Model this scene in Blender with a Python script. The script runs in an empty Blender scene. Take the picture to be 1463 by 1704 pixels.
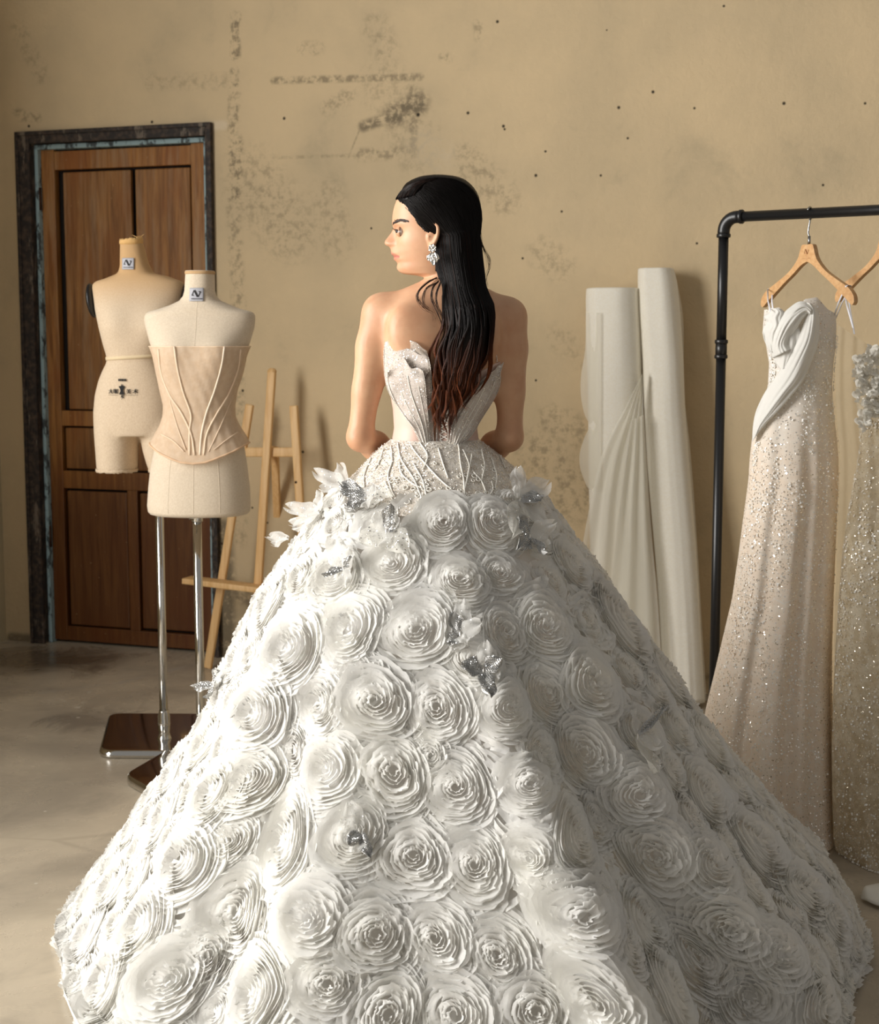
import bpy, math, random
import numpy as np
from mathutils import Vector, Matrix
from math import pi, sin, cos, radians
rng = np.random.default_rng(7)
random.seed(7)
SC = bpy.context.scene
COL = SC.collection

# ------------------------------------------------------------------ camera
F, CX, CY, CAMZ, PITCH = 2500.0, 731.5, 852.0, 1.43, radians(6.64)
cam_d = bpy.data.cameras.new('camera')
cam = bpy.data.objects.new('camera', cam_d)
COL.objects.link(cam)
cam.location = (0, 0, CAMZ)
cam.rotation_euler = (radians(90) - PITCH, 0, 0)
cam_d.sensor_fit = 'VERTICAL'
cam_d.sensor_height = 36.0
cam_d.lens = F / 1704.0 * 36.0
cam_d.dof.use_dof = True
cam_d.dof.focus_distance = 3.4
cam_d.dof.aperture_fstop = 7.0
SC.camera = cam

# ------------------------------------------------------------------ exposure, world, window light
SC.view_settings.view_transform = 'Standard'
SC.view_settings.look = 'None'
SC.view_settings.exposure = 0.0
SC.view_settings.gamma = 1.0
SC.view_settings.use_curve_mapping = False
world = bpy.data.worlds.new('world')
SC.world = world
world.use_nodes = True
bg = world.node_tree.nodes['Background']
bg.inputs[0].default_value = (1.0, 0.965, 0.92, 1)
bg.inputs[1].default_value = 0.28
YAW = radians(19)
WD = np.array([cos(YAW), -sin(YAW), 0.0])      # along the back wall, to the right
WN = np.array([-sin(YAW), -cos(YAW), 0.0])     # out of the back wall, into the room

def ray(px, py):
    x, y = (px - CX) / F, (CY - py) / F
    ct, st = cos(PITCH), sin(PITCH)
    return np.array([x, y * st + ct, y * ct - st])

def P(px, py, Y):
    r = ray(px, py)
    return np.array([0, 0, CAMZ]) + r * (Y / r[1])

def PF(px, py, z=0.0):
    r = ray(px, py)
    return np.array([0, 0, CAMZ]) + r * ((z - CAMZ) / r[2])

def proj(p):
    p = np.asarray(p, float)
    ct, st = cos(PITCH), sin(PITCH)
    x, y, z = p[..., 0], p[..., 1], p[..., 2] - CAMZ
    w = y * ct - z * st
    return np.stack([CX + F * x / w, CY - F * (y * st + z * ct) / w], -1)

W0 = PF(20, 1066)                                # left foot of the back wall
def PW(px, py, off=0.0):
    r = ray(px, py)
    o = np.array([0, 0, CAMZ])
    k = np.dot(W0 + WN * off - o, WN) / np.dot(r, WN)
    return o + r * k
def WUZ(px, py):
    p = PW(px, py) - W0
    return float(np.dot(p, WD)), float(p[2])

WIN_U0, WIN_U1, WIN_Z0, WIN_Z1 = 2.8, 7.8, 0.7, 3.5   # window in the left wall, measured from the corner towards the camera
CORNER = W0 - WD * 0.03
def LW(v, off, z):
    return CORNER + WN * v + WD * off + np.array([0, 0, z])
ld = bpy.data.lights.new('window_daylight', 'AREA')
ld.shape = 'RECTANGLE'
ld.size, ld.size_y = WIN_U1 - WIN_U0 - 0.1, WIN_Z1 - WIN_Z0 - 0.1
ld.energy = 790
ld.color = (1.0, 0.98, 0.95)
lo = bpy.data.objects.new('window_daylight', ld)
COL.objects.link(lo)
lo.location = Vector(LW((WIN_U0 + WIN_U1) / 2, -0.10, (WIN_Z0 + WIN_Z1) / 2))
lo.rotation_euler = Vector(WD).to_track_quat('-Z', 'Z').to_euler()

# ------------------------------------------------------------------ helpers
def lin(r, g, b):
    f = lambda c: (c / 255 / 12.92) if c / 255 <= 0.04045 else ((c / 255 + 0.055) / 1.055) ** 2.4
    return (f(r), f(g), f(b), 1.0)

class Nodes:
    def __init__(s, name):
        s.m = bpy.data.materials.new(name)
        s.m.use_nodes = True
        s.t = s.m.node_tree
        s.b = s.t.nodes['Principled BSDF']
        s.out = s.t.nodes['Material Output']
        s.tc = None
    def n(s, typ, **kw):
        x = s.t.nodes.new(typ)
        for k, v in kw.items():
            setattr(x, k, v)
        return x
    def link(s, a, b):
        s.t.links.new(a, b)
    def put(s, sock, v):
        if hasattr(v, 'links') or hasattr(v, 'is_output'):
            s.link(v, sock)
        else:
            sock.default_value = v
    def coord(s, kind='Object'):
        if s.tc is None:
            s.tc = s.n('ShaderNodeTexCoord')
        return s.tc.outputs[kind]
    def math(s, op, a, b=0.0, c=0.0, clamp=False):
        x = s.n('ShaderNodeMath', operation=op, use_clamp=clamp)
        s.put(x.inputs[0], a); s.put(x.inputs[1], b)
        if op in ('MULTIPLY_ADD', 'SMOOTH_MIN', 'SMOOTH_MAX'):
            s.put(x.inputs[2], c)
        return x.outputs[0]
    def vec(s, op, a, b=(0, 0, 0), scale=None):
        x = s.n('ShaderNodeVectorMath', operation=op)
        s.put(x.inputs[0], a)
        if op == 'SCALE':
            s.put(x.inputs['Scale'], scale)
        else:
            s.put(x.inputs[1], b)
        return x.outputs['Value'] if op in ('LENGTH', 'DOT_PRODUCT', 'DISTANCE') else x.outputs['Vector']
    def mapping(s, v, scale=(1, 1, 1), loc=(0, 0, 0)):
        x = s.n('ShaderNodeMapping')
        s.link(v, x.inputs[0])
        x.inputs['Scale'].default_value = scale
        x.inputs['Location'].default_value = loc
        return x.outputs[0]
    def noise(s, v, scale=5.0, detail=4.0, rough=0.55, dist=0.0):
        x = s.n('ShaderNodeTexNoise')
        s.link(v, x.inputs['Vector'])
        x.inputs['Scale'].default_value = scale
        x.inputs['Detail'].default_value = detail
        x.inputs['Roughness'].default_value = rough
        x.inputs['Distortion'].default_value = dist
        return x.outputs['Fac']
    def ramp(s, f, a, b, lo=0.0, hi=1.0):
        x = s.n('ShaderNodeMapRange', interpolation_type='SMOOTHSTEP')
        s.put(x.inputs['Value'], f)
        x.inputs['From Min'].default_value = a
        x.inputs['From Max'].default_value = b
        x.inputs['To Min'].default_value = lo
        x.inputs['To Max'].default_value = hi
        return x.outputs[0]
    def mix(s, f, a, b):
        x = s.n('ShaderNodeMix', data_type='RGBA')
        s.put(x.inputs[0], f); s.put(x.inputs[6], a); s.put(x.inputs[7], b)
        return x.outputs[2]
    def bump(s, h, strength=0.3, dist=0.01, normal=None):
        x = s.n('ShaderNodeBump')
        s.link(h, x.inputs['Height'])
        x.inputs['Strength'].default_value = strength
        x.inputs['Distance'].default_value = dist
        if normal is not None:
            s.link(normal, x.inputs['Normal'])
        return x.outputs[0]
    def set(s, **kw):
        al = dict(color='Base Color', rough='Roughness', metal='Metallic', spec='Specular IOR Level', normal='Normal',
                  coat='Coat Weight', sss='Subsurface Weight', sheen='Sheen Weight', alpha='Alpha', aniso='Anisotropic')
        for k, v in kw.items():
            s.put(s.b.inputs[al.get(k, k)], v)
        return s
    def cloth(s, col, trans=0.3, clear=0.0, normal=None, rough=0.8):
        """thin woven cloth: diffuse + translucent, optionally see-through"""
        d = s.n('ShaderNodeBsdfDiffuse'); tr = s.n('ShaderNodeBsdfTranslucent')
        for q in (d, tr):
            s.put(q.inputs['Color'], col)
            if normal is not None:
                s.link(normal, q.inputs['Normal'])
        mx = s.n('ShaderNodeMixShader'); s.put(mx.inputs[0], trans)
        s.link(d.outputs[0], mx.inputs[1]); s.link(tr.outputs[0], mx.inputs[2])
        last = mx.outputs[0]
        if clear is not None and (not isinstance(clear, float) or clear > 0):
            tp = s.n('ShaderNodeBsdfTransparent')
            m2 = s.n('ShaderNodeMixShader'); s.put(m2.inputs[0], clear)
            s.link(last, m2.inputs[1]); s.link(tp.outputs[0], m2.inputs[2])
            last = m2.outputs[0]
        s.link(last, s.out.inputs['Surface'])
        s.last = last
        return s
    def glitter(s, scale, amount, col=(1, 1, 1, 1), tilt=1.1):
        """tiny mirror flakes scattered on the cloth, each tilted its own way"""
        v = s.n('ShaderNodeTexVoronoi'); v.inputs['Scale'].default_value = scale
        s.link(s.coord('Object'), v.inputs['Vector'])
        g = s.n('ShaderNodeNewGeometry')
        off = s.vec('SCALE', s.vec('SUBTRACT', v.outputs['Color'], (0.5, 0.5, 0.5)), scale=tilt)
        nn = s.vec('NORMALIZE', s.vec('ADD', g.outputs['Normal'], off))
        gl = s.n('ShaderNodeBsdfGlossy'); gl.inputs['Roughness'].default_value = 0.22
        gl.inputs['Color'].default_value = col
        s.link(nn, gl.inputs['Normal'])
        wn = s.n('ShaderNodeTexWhiteNoise'); s.link(v.outputs['Position'], wn.inputs['Vector'])
        f = s.math('LESS_THAN', wn.outputs['Value'], amount)
        m2 = s.n('ShaderNodeMixShader'); s.link(f, m2.inputs[0])
        s.link(s.last, m2.inputs[1]); s.link(gl.outputs[0], m2.inputs[2])
        s.last = m2.outputs[0]
        s.link(s.last, s.out.inputs['Surface'])
        return s

def simple(name, col, rough=0.5, metal=0.0, **kw):
    return Nodes(name).set(color=col, rough=rough, metal=metal, **kw).m

INV = {}
def root(name, loc, label=None, cat=None, group=None, kind=None, rz=0.0):
    o = bpy.data.objects.new(name, None)
    o.empty_display_size = 0.1
    COL.objects.link(o)
    o.location = Vector(loc); o.rotation_euler = (0, 0, rz)
    INV[o.name] = (Matrix.Translation(Vector(loc)) @ Matrix.Rotation(rz, 4, 'Z')).inverted()
    tag(o, label, cat, group, kind)
    return o
def tag(o, label=None, cat=None, group=None, kind=None):
    if label: o['label'] = label
    if cat: o['category'] = cat
    if group: o['group'] = group
    if kind: o['kind'] = kind
    return o

class MB:
    """collects pieces of ONE mesh"""
    def __init__(s):
        s.v, s.f, s.mi, s.n = [], [], [], 0
    def add(s, V, Fc, mi=0):
        V = np.asarray(V, float).reshape(-1, 3)
        s.v.append(V)
        if isinstance(Fc, np.ndarray):
            Fc = (Fc + s.n)
            s.f.extend(map(tuple, Fc.tolist()))
        else:
            s.f.extend([tuple(i + s.n for i in q) for q in Fc])
        s.mi.extend([mi] * len(Fc))
        s.n += len(V)
        return s
    def grid(s, A, cu=False, cv=False, mi=0):
        """A (n,m,3); cu closes the first axis, cv the second"""
        A = np.asarray(A, float)
        n, m = A.shape[:2]
        i = np.arange(n if cu else n - 1)[:, None]; j = np.arange(m if cv else m - 1)[None, :]
        i2, j2 = (i + 1) % n, (j + 1) % m
        q = np.stack(np.broadcast_arrays(i * m + j, i2 * m + j, i2 * m + j2, i * m + j2), -1).reshape(-1, 4)
        return s.add(A.reshape(-1, 3), q, mi)
    def loft(s, A, mi=0, cap=True):
        """A (n rings, m, 3) closed round, ends capped"""
        A = np.asarray(A, float); n, m = A.shape[:2]
        b = s.n
        s.grid(A, cv=True, mi=mi)
        if cap:
            s.f.append(tuple(b + k for k in range(m))); s.mi.append(mi)
            s.f.append(tuple(b + (n - 1) * m + k for k in reversed(range(m)))); s.mi.append(mi)
        return s
    def box(s, c, size, R=None, bev=0.0, mi=0):
        hx, hy, hz = np.array(size) / 2
        if bev <= 0:
            V = np.array([[x, y, z] for x in (-hx, hx) for y in (-hy, hy) for z in (-hz, hz)])
            Fc = [(0, 1, 3, 2), (4, 6, 7, 5), (0, 4, 5, 1), (2, 3, 7, 6), (0, 2, 6, 4), (1, 5, 7, 3)]
        else:
            import bmesh
            bm = bmesh.new(); bmesh.ops.create_cube(bm, size=1.0)
            for v in bm.verts: v.co = Vector((v.co.x * 2 * hx, v.co.y * 2 * hy, v.co.z * 2 * hz))
            bmesh.ops.bevel(bm, geom=bm.edges[:], offset=bev, segments=3, affect='EDGES', profile=0.5)
            bm.verts.index_update()
            V = np.array([v.co[:] for v in bm.verts]); Fc = [tuple(v.index for v in f.verts) for f in bm.faces]
            bm.free()
        if R is not None:
            V = V @ np.asarray(R).T
        return s.add(V + np.asarray(c), Fc, mi)
    def tube(s, pts, rad, k=10, mi=0, cap=True, flat=None):
        """round tube along a polyline; flat=(axis vector, factor) squashes it"""
        pts = np.asarray(pts, float); n = len(pts)
        rad = np.broadcast_to(np.asarray(rad, float), (n,))
        tg = np.gradient(pts, axis=0); tg /= np.linalg.norm(tg, axis=1)[:, None] + 1e-12
        up = np.array([0, 0, 1.0]) if abs(tg[0, 2]) < 0.9 else np.array([1.0, 0, 0])
        A = np.zeros((n, k, 3)); u = np.cross(tg[0], up); u /= np.linalg.norm(u)
        an = np.arange(k) * 2 * pi / k
        for i in range(n):
            u = u - tg[i] * np.dot(u, tg[i]); u /= np.linalg.norm(u) + 1e-12
            w = np.cross(tg[i], u)
            A[i] = pts[i] + rad[i] * (np.cos(an)[:, None] * u + np.sin(an)[:, None] * w)
        return s.loft(A, mi, cap)
    def ball(s, c, r, k=12, mi=0, R=None):
        r = np.broadcast_to(np.asarray(r, float), (3,))
        th = np.linspace(0.03, pi - 0.03, k // 2 + 1); ph = np.arange(k) * 2 * pi / k
        A = np.stack([np.sin(th)[:, None] * np.cos(ph), np.sin(th)[:, None] * np.sin(ph), np.broadcast_to(np.cos(th)[:, None], (len(th), k))], -1) * r
        if R is not None: A = A @ np.asarray(R).T
        return s.loft(A + np.asarray(c), mi)
    def torus(s, c, R0, r, nrm, k=14, q=6, mi=0):
        nrm = np.asarray(nrm, float); nrm = nrm / np.linalg.norm(nrm)
        u = np.cross(nrm, [0, 0, 1.0] if abs(nrm[2]) < 0.9 else [1.0, 0, 0]); u /= np.linalg.norm(u); w = np.cross(nrm, u)
        a = np.arange(k) * 2 * pi / k; b = np.arange(q) * 2 * pi / q
        d = np.cos(a)[:, None] * u + np.sin(a)[:, None] * w
        A = np.asarray(c) + d[:, None, :] * (R0 + r * np.cos(b))[None, :, None] + nrm * (r * np.sin(b))[None, :, None]
        return s.grid(A, cu=True, cv=True, mi=mi)
    def arrays(s):
        return np.concatenate(s.v), s.f
    def build(s, name, mats, parent=None, smooth=True, mod=None):
        V = np.concatenate(s.v)
        rt = parent
        while rt is not None and rt.name not in INV:
            rt = rt.parent
        if rt is not None:
            M = np.array(INV[rt.name]); V = V @ M[:3, :3].T + M[:3, 3]
        me = bpy.data.meshes.new(name)
        me.from_pydata([], [], [])
        ln = np.array([len(q) for q in s.f], np.int32)
        li = np.concatenate([np.asarray(q, np.int32) for q in s.f]) if len(set(ln.tolist())) > 1 else np.asarray(s.f, np.int32).ravel()
        me.vertices.add(len(V)); me.vertices.foreach_set('co', V.astype(np.float32).ravel())
        me.loops.add(len(li)); me.loops.foreach_set('vertex_index', li)
        me.polygons.add(len(ln))
        st = np.zeros(len(ln), np.int32); st[1:] = np.cumsum(ln)[:-1]
        me.polygons.foreach_set('loop_start', st)
        me.polygons.foreach_set('material_index', np.asarray(s.mi, np.int32))
        me.polygons.foreach_set('use_smooth', np.full(len(ln), bool(smooth)))
        me.update(calc_edges=True); me.validate()
        for m in (mats if isinstance(mats, (list, tuple)) else [mats]):
            me.materials.append(m)
        o = bpy.data.objects.new(name, me)
        COL.objects.link(o)
        o.parent = parent
        return o

def bevel(o, w=0.004, seg=2, ang=40):
    m = o.modifiers.new('bevel', 'BEVEL'); m.width = w; m.segments = seg; m.limit_method = 'ANGLE'; m.angle_limit = radians(ang)
    m.harden_normals = False
    return o
def solid(o, t=0.002, off=0.0):
    m = o.modifiers.new('solid', 'SOLIDIFY'); m.thickness = t; m.offset = off
    return o
def subsurf(o, n=1):
    m = o.modifiers.new('sub', 'SUBSURF'); m.levels = n; m.render_levels = n
    return o
def flat_shade(o):
    for p in o.data.polygons: p.use_smooth = False
    return o
def frame_rows(x, z):
    """rotation with given x and z axes as columns"""
    x = np.asarray(x, float); x = x / np.linalg.norm(x)
    z = np.asarray(z, float); z = z - x * np.dot(x, z); z /= np.linalg.norm(z)
    return np.stack([x, np.cross(z, x), z], 1)
def bar(mb, a, b, w, d, side, bev=0.003, mi=0, ext=0.0):
    """a straight bar from a to b, w wide along side, d deep"""
    a, b = np.asarray(a, float), np.asarray(b, float)
    L = np.linalg.norm(b - a); z = (b - a) / L
    x = np.asarray(side, float); x = x - z * np.dot(x, z); x /= np.linalg.norm(x)
    R = np.stack([x, np.cross(z, x), z], 1)
    return mb.box((a + b) / 2, (w, d, L + 2 * ext), R, bev, mi)
def spline(pts, n):
    """Catmull-Rom through the points"""
    p = np.asarray(pts, float)
    p = np.vstack([2 * p[0] - p[1], p, 2 * p[-1] - p[-2]])
    t = np.linspace(0, len(p) - 3 - 1e-9, n); i = t.astype(int); u = (t - i)[:, None]
    a, b, c, d = p[i], p[i + 1], p[i + 2], p[i + 3]
    return 0.5 * ((2 * b) + (-a + c) * u + (2 * a - 5 * b + 4 * c - d) * u ** 2 + (-a + 3 * b - 3 * c + d) * u ** 3)
def sm(x, a, b):
    t = np.clip((x - a) / (b - a), 0, 1)
    return t * t * (3 - 2 * t)
_np_cache = {}
def vnoise(x, y, seed=0):
    """smooth value noise, 2-D"""
    if seed not in _np_cache:
        _np_cache[seed] = np.random.default_rng(seed + 100).random((64, 64))
    T = _np_cache[seed]
    xi, yi = np.floor(x).astype(int), np.floor(y).astype(int)
    fx, fy = x - xi, y - yi
    fx, fy = fx * fx * (3 - 2 * fx), fy * fy * (3 - 2 * fy)
    g = lambda i, j: T[i % 64, j % 64]
    return (g(xi, yi) * (1 - fx) + g(xi + 1, yi) * fx) * (1 - fy) + (g(xi, yi + 1) * (1 - fx) + g(xi + 1, yi + 1) * fx) * fy
# ------------------------------------------------------------------ the room
def wall_material():
    N = Nodes('old_plaster')
    co = N.coord('Object')
    big = N.noise(co, 1.3, 5, 0.6)
    mid = N.noise(co, 6.0, 6, 0.62)
    fine = N.noise(co, 60.0, 4, 0.6)
    col = N.mix(N.ramp(big, 0.35, 0.68), lin(212, 189, 151), lin(196, 176, 142))
    col = N.mix(N.ramp(mid, 0.50, 0.78, 0, 0.30), col, lin(206, 184, 150))
    col = N.mix(N.ramp(N.noise(co, 2.6, 6, 0.7, 0.4), 0.56, 0.74, 0, 0.35), col, lin(160, 148, 122))
    speck = N.noise(N.mapping(co, (1, 1, 1), (3, 1, 7)), 26.0, 6, 0.75)
    blot = N.noise(N.mapping(co, (1, 1, 1), (5, 2, 3)), 3.2, 5, 0.6)
    def seg(a, b, w, amp=1.0, thr=(0.45, 0.62)):
        (u0, z0), (u1, z1) = WUZ(*a), WUZ(*b)
        d = np.array([u1 - u0, 0, z1 - z0]); L2 = float(d @ d)
        pv = N.vec('SUBTRACT', N.vec('MULTIPLY', co, (1, 0, 1)), (u0, 0, z0))
        h = N.math('DIVIDE', N.vec('DOT_PRODUCT', pv, tuple(d)), L2, clamp=True)
        q = N.vec('SUBTRACT', pv, N.vec('SCALE', tuple(d), scale=h))
        dist = N.vec('LENGTH', q)
        near = N.ramp(dist, w * 0.3, w, 1.0, 0.0)
        return N.math('MULTIPLY', N.math('MULTIPLY', near, N.ramp(speck, *thr)), amp)
    dark = None
    for sgm in [((392, 28), (392, 92), 0.035, 0.9, (0.44, 0.58)), ((390, 118), (392, 140), 0.03, 0.8), ((390, 150), (388, 215), 0.04, 0.8),
                ((392, 235), (393, 330), 0.05, 0.9), ((388, 330), (400, 560), 0.05, 0.6), ((455, 134), (700, 128), 0.022, 0.75, (0.40, 0.58)),
                ((250, 137), (370, 135), 0.05, 0.35), ((455, 263), (600, 258), 0.010, 0.4, (0.42, 0.6)), ((600, 258), (690, 252), 0.04, 0.6, (0.42, 0.6)),
                ((605, 210), (660, 192), 0.035, 0.9, (0.38, 0.55)), ((655, 192), (695, 172), 0.075, 1.0, (0.36, 0.58)), ((688, 150), (688, 255), 0.03, 0.8, (0.40, 0.58)),
                ((600, 212), (580, 262), 0.006, 0.45, (0.38, 0.55)), ((545, 178), (580, 160), 0.05, 0.5), ((625, 45), (640, 80), 0.09, 0.4), ((505, 80), (530, 80), 0.04, 0.5),
                ((30, 50), (70, 125), 0.06, 0.35), ((28, 190), (60, 196), 0.04, 0.6), ((640, 140), (700, 250), 0.16, 0.35), ((420, 300), (480, 380), 0.2, 0.45),
                ((775, 265), (840, 330), 0.10, 0.5), ((795, 40), (797, 62), 0.03, 0.5), ((738, 95), (748, 97), 0.03, 0.5), ((905, 420), (930, 440), 0.10, 0.4),
                ((900, 760), (960, 830), 0.16, 0.55), ((920, 700), (960, 720), 0.1, 0.5), ((395, 560), (400, 900), 0.05, 0.45), ((372, 880), (378, 1085), 0.07, 0.95, (0.32, 0.5)),
                ((390, 985), (430, 1000), 0.06, 0.7, (0.4, 0.58)), ((545, 330), (560, 400), 0.12, 0.35), ((20, 1062), (75, 1066), 0.04, 0.9, (0.3, 0.5)),
                ((360, 1088), (480, 1100), 0.04, 0.8, (0.3, 0.5)), ((1290, 1130), (900, 1100), 0.05, 0.6), ((930, 560), (980, 600), 0.08, 0.3)]:
        k = seg(*sgm)
        dark = k if dark is None else N.math('MAXIMUM', dark, k)
    dots = None
    for (x, y, r) in [(48, 210, 4), (253, 203, 4), (473, 197, 4), (696, 191, 5), (779, 188, 4), (1030, 179, 4), (1087, 153, 4), (828, 36, 4), (1305, 172, 4), (1156, 180, 3),
                      (838, 210, 4), (840, 215, 3), (1045, 230, 3), (908, 252, 3), (892, 292, 4), (1205, 10, 3), (1370, 308, 3), (1440, 172, 3), (1000, 292, 3), (935, 352, 3),
                      (404, 650, 4), (420, 845, 3), (504, 752, 4), (1010, 50, 2), (1160, 405, 3), (445, 870, 3), (892, 633, 3), (870, 430, 3), (618, 380, 3)]:
        u, z = WUZ(x, y)
        dd = N.vec('DISTANCE', N.vec('MULTIPLY', co, (1, 0, 1)), (u, 0, z))
        k = N.ramp(dd, r * 0.0008, r * 0.0022, 1.0, 0.0)
        dots = k if dots is None else N.math('MAXIMUM', dots, k)
    rnd = N.math('MULTIPLY', N.ramp(speck, 0.66, 0.74), N.ramp(blot, 0.5, 0.66, 0, 0.55))
    dark = N.math('MAXIMUM', dark, rnd)
    col = N.mix(N.math('MULTIPLY', dark, 0.78), col, lin(84, 76, 62))
    # paler scraped plaster
    pale = None
    for sgm in [((300, 214), (372, 208), 0.03, 0.8, (0.3, 0.45)), ((700, 240), (735, 262), 0.1, 0.35, (0.4, 0.6)), ((660, 860), (960, 990), 0.2, 0.1)]:
        k = seg(*sgm)
        pale = k if pale is None else N.math('MAXIMUM', pale, k)
    col = N.mix(pale, col, lin(216, 198, 168))
    col = N.mix(N.math('MULTIPLY', dots, 0.93), col, lin(26, 22, 18))
    h = N.math('ADD', N.math('MULTIPLY', N.noise(co, 24.0, 5, 0.6), 1.0), N.math('MULTIPLY', fine, 0.35))
    h = N.math('SUBTRACT', h, N.math('MULTIPLY', dots, 1.2))
    N.set(color=col, rough=0.85, spec=0.25, normal=N.bump(h, 0.34, 0.012))
    return N.m

def floor_material():
    N = Nodes('polished_concrete')
    co = N.coord('Object')
    a = N.noise(co, 0.9, 6, 0.6, 0.5)
    b = N.noise(N.mapping(co, (1, 1, 1), (4, 4, 0)), 3.5, 7, 0.65, 0.6)
    col = N.mix(N.ramp(a, 0.36, 0.66), lin(156, 145, 128), lin(198, 184, 161))
    col = N.mix(N.ramp(b, 0.48, 0.75, 0, 0.55), col, lin(132, 122, 108))
    # a dark worn stain in front of the door
    p = PF(60, 1098)
    q = N.vec('MULTIPLY', N.vec('SUBTRACT', co, (p[0], p[1], 0)), (1.0, 1.35, 0))
    st = N.math('ADD', N.vec('LENGTH', q), N.math('MULTIPLY', N.math('SUBTRACT', b, 0.5), 1.1))
    col = N.mix(N.ramp(st, 0.10, 0.62, 0.80, 0.0), col, lin(70, 52, 32))
    p = PF(130, 1195)
    q = N.vec('MULTIPLY', N.vec('SUBTRACT', co, (p[0], p[1], 0)), (1.0, 2.6, 0))
    st = N.math('ADD', N.vec('LENGTH', q), N.math('MULTIPLY', N.math('SUBTRACT', b, 0.5), 1.6))
    col = N.mix(N.ramp(st, 0.05, 0.5, 0.5, 0.0), col, lin(92, 84, 76))
    # scratched pale line and paint drops
    def segm(a0, b0, w):
        A, B = PF(*a0), PF(*b0); d = B - A
        pv = N.vec('SUBTRACT', N.vec('MULTIPLY', co, (1, 1, 0)), (A[0], A[1], 0))
        h = N.math('DIVIDE', N.vec('DOT_PRODUCT', pv, tuple(d)), float(d @ d), clamp=True)
        return N.ramp(N.vec('LENGTH', N.vec('SUBTRACT', pv, N.vec('SCALE', tuple(d), scale=h))), w * 0.2, w, 1, 0)
    ln = N.math('MAXIMUM', segm((70, 1152), (200, 1136), 0.03), segm((200, 1136), (330, 1104), 0.03))
    col = N.mix(N.math('MULTIPLY', ln, N.ramp(N.noise(co, 9, 4), 0.4, 0.65, 0.1, 0.6)), col, lin(176, 170, 158))
    dots = None
    for (x, y, r) in [(129, 1177, .016), (107, 1167, .010), (102, 1164, .009), (138, 1169, .009), (148, 1152, .010), (130, 1194, .010), (100, 1513, .010), (60, 1470, .006), (75, 1350, .006)]:
        A = PF(x, y)
        k = N.ramp(N.vec('DISTANCE', N.vec('MULTIPLY', co, (1, 1, 0)), (A[0], A[1], 0)), r * 0.6, r, 1, 0)
        dots = k if dots is None else N.math('MAXIMUM', dots, k)
    col = N.mix(N.math('MULTIPLY', dots, 0.75), col, lin(205, 198, 182))
    # hairline curved cracks
    w = N.n('ShaderNodeTexVoronoi', feature='DISTANCE_TO_EDGE'); w.inputs['Scale'].default_value = 0.9
    N.link(N.mapping(co, (1, 1, 0)), w.inputs['Vector'])
    col = N.mix(N.math('MULTIPLY', N.ramp(w.outputs['Distance'], 0.0, 0.008, 0.16, 0), N.ramp(a, 0.45, 0.6)), col, lin(80, 74, 66))
    rr = N.ramp(b, 0.3, 0.75, 0.20, 0.42)
    N.set(color=col, rough=rr, spec=0.45, normal=N.bump(N.noise(co, 7, 5, 0.6), 0.05, 0.01))
    return N.m

M_WALL = wall_material()
wall = MB()
EXT0, EXT1, WH = -0.10, 7.5, 4.6
def wl(u, off, z): return W0 + WD * u + WN * off + np.array([0, 0, z])
# the wall's own object coordinates: u along the wall, z up
wo = root('wall_back_tmp', W0, rz=-YAW)
DU0, DZ1 = WUZ(62, 700)[0], None
DL, DR = WUZ(66, 700)[0], WUZ(352, 700)[0]          # opening of the door
DTOP = (WUZ(66, 238)[1] + WUZ(345, 228)[1]) / 2
for (u0, u1, z0, z1) in [(EXT0, DL, 0, WH), (DL, DR, DTOP, WH), (DR, EXT1, 0, WH)]:
    wall.box(W0 + WD * (u0 + u1) / 2 - WN * 0.12 + np.array([0, 0, (z0 + z1) / 2]), (u1 - u0, 0.24, z1 - z0), np.stack([WD, -WN, [0, 0, 1]], 1))
wb = wall.build('wall_back', M_WALL, wo, smooth=False)
M = wo.matrix_basis.copy() if hasattr(wo, 'matrix_basis') else None
wb.parent = None
wb.matrix_basis = Matrix.Translation(Vector(W0)) @ Matrix.Rotation(-YAW, 4, 'Z')
bpy.data.objects.remove(wo)
tag(wb, 'old stained beige plaster wall at the back of the room', 'wall', kind='structure')

ml = Nodes('side_plaster'); co = ml.coord('Object')
ml.set(color=ml.mix(ml.ramp(ml.noise(co, 2.0, 6, 0.6), 0.35, 0.7), lin(192, 176, 142), lin(172, 160, 132)), rough=0.9, normal=ml.bump(ml.noise(co, 22, 5), 0.25, 0.01))
wleft = MB()
RL = np.stack([WN, np.cross([0, 0, 1.0], WN), [0, 0, 1]], 1)
LEN = 8.6
for (v0, v1, z0, z1) in [(-0.2, WIN_U0, 0, WH), (WIN_U0, WIN_U1, 0, WIN_Z0), (WIN_U0, WIN_U1, WIN_Z1, WH), (WIN_U1, LEN, 0, WH)]:
    wleft.box(LW((v0 + v1) / 2, -0.10, (z0 + z1) / 2), (v1 - v0, 0.20, z1 - z0), RL)
tag(wleft.build('wall_left', ml.m, smooth=False), 'beige plaster wall at the left edge with the window', 'wall', kind='structure')
fl = MB().box((0.6, 3.0, -0.05), (11.0, 11.0, 0.10))
tag(fl.build('floor', floor_material(), smooth=False), 'worn grey brown polished concrete floor', 'floor', kind='structure')
wf = MB()
M_WIN = simple('window_paint', lin(150, 140, 120), 0.6)
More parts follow.
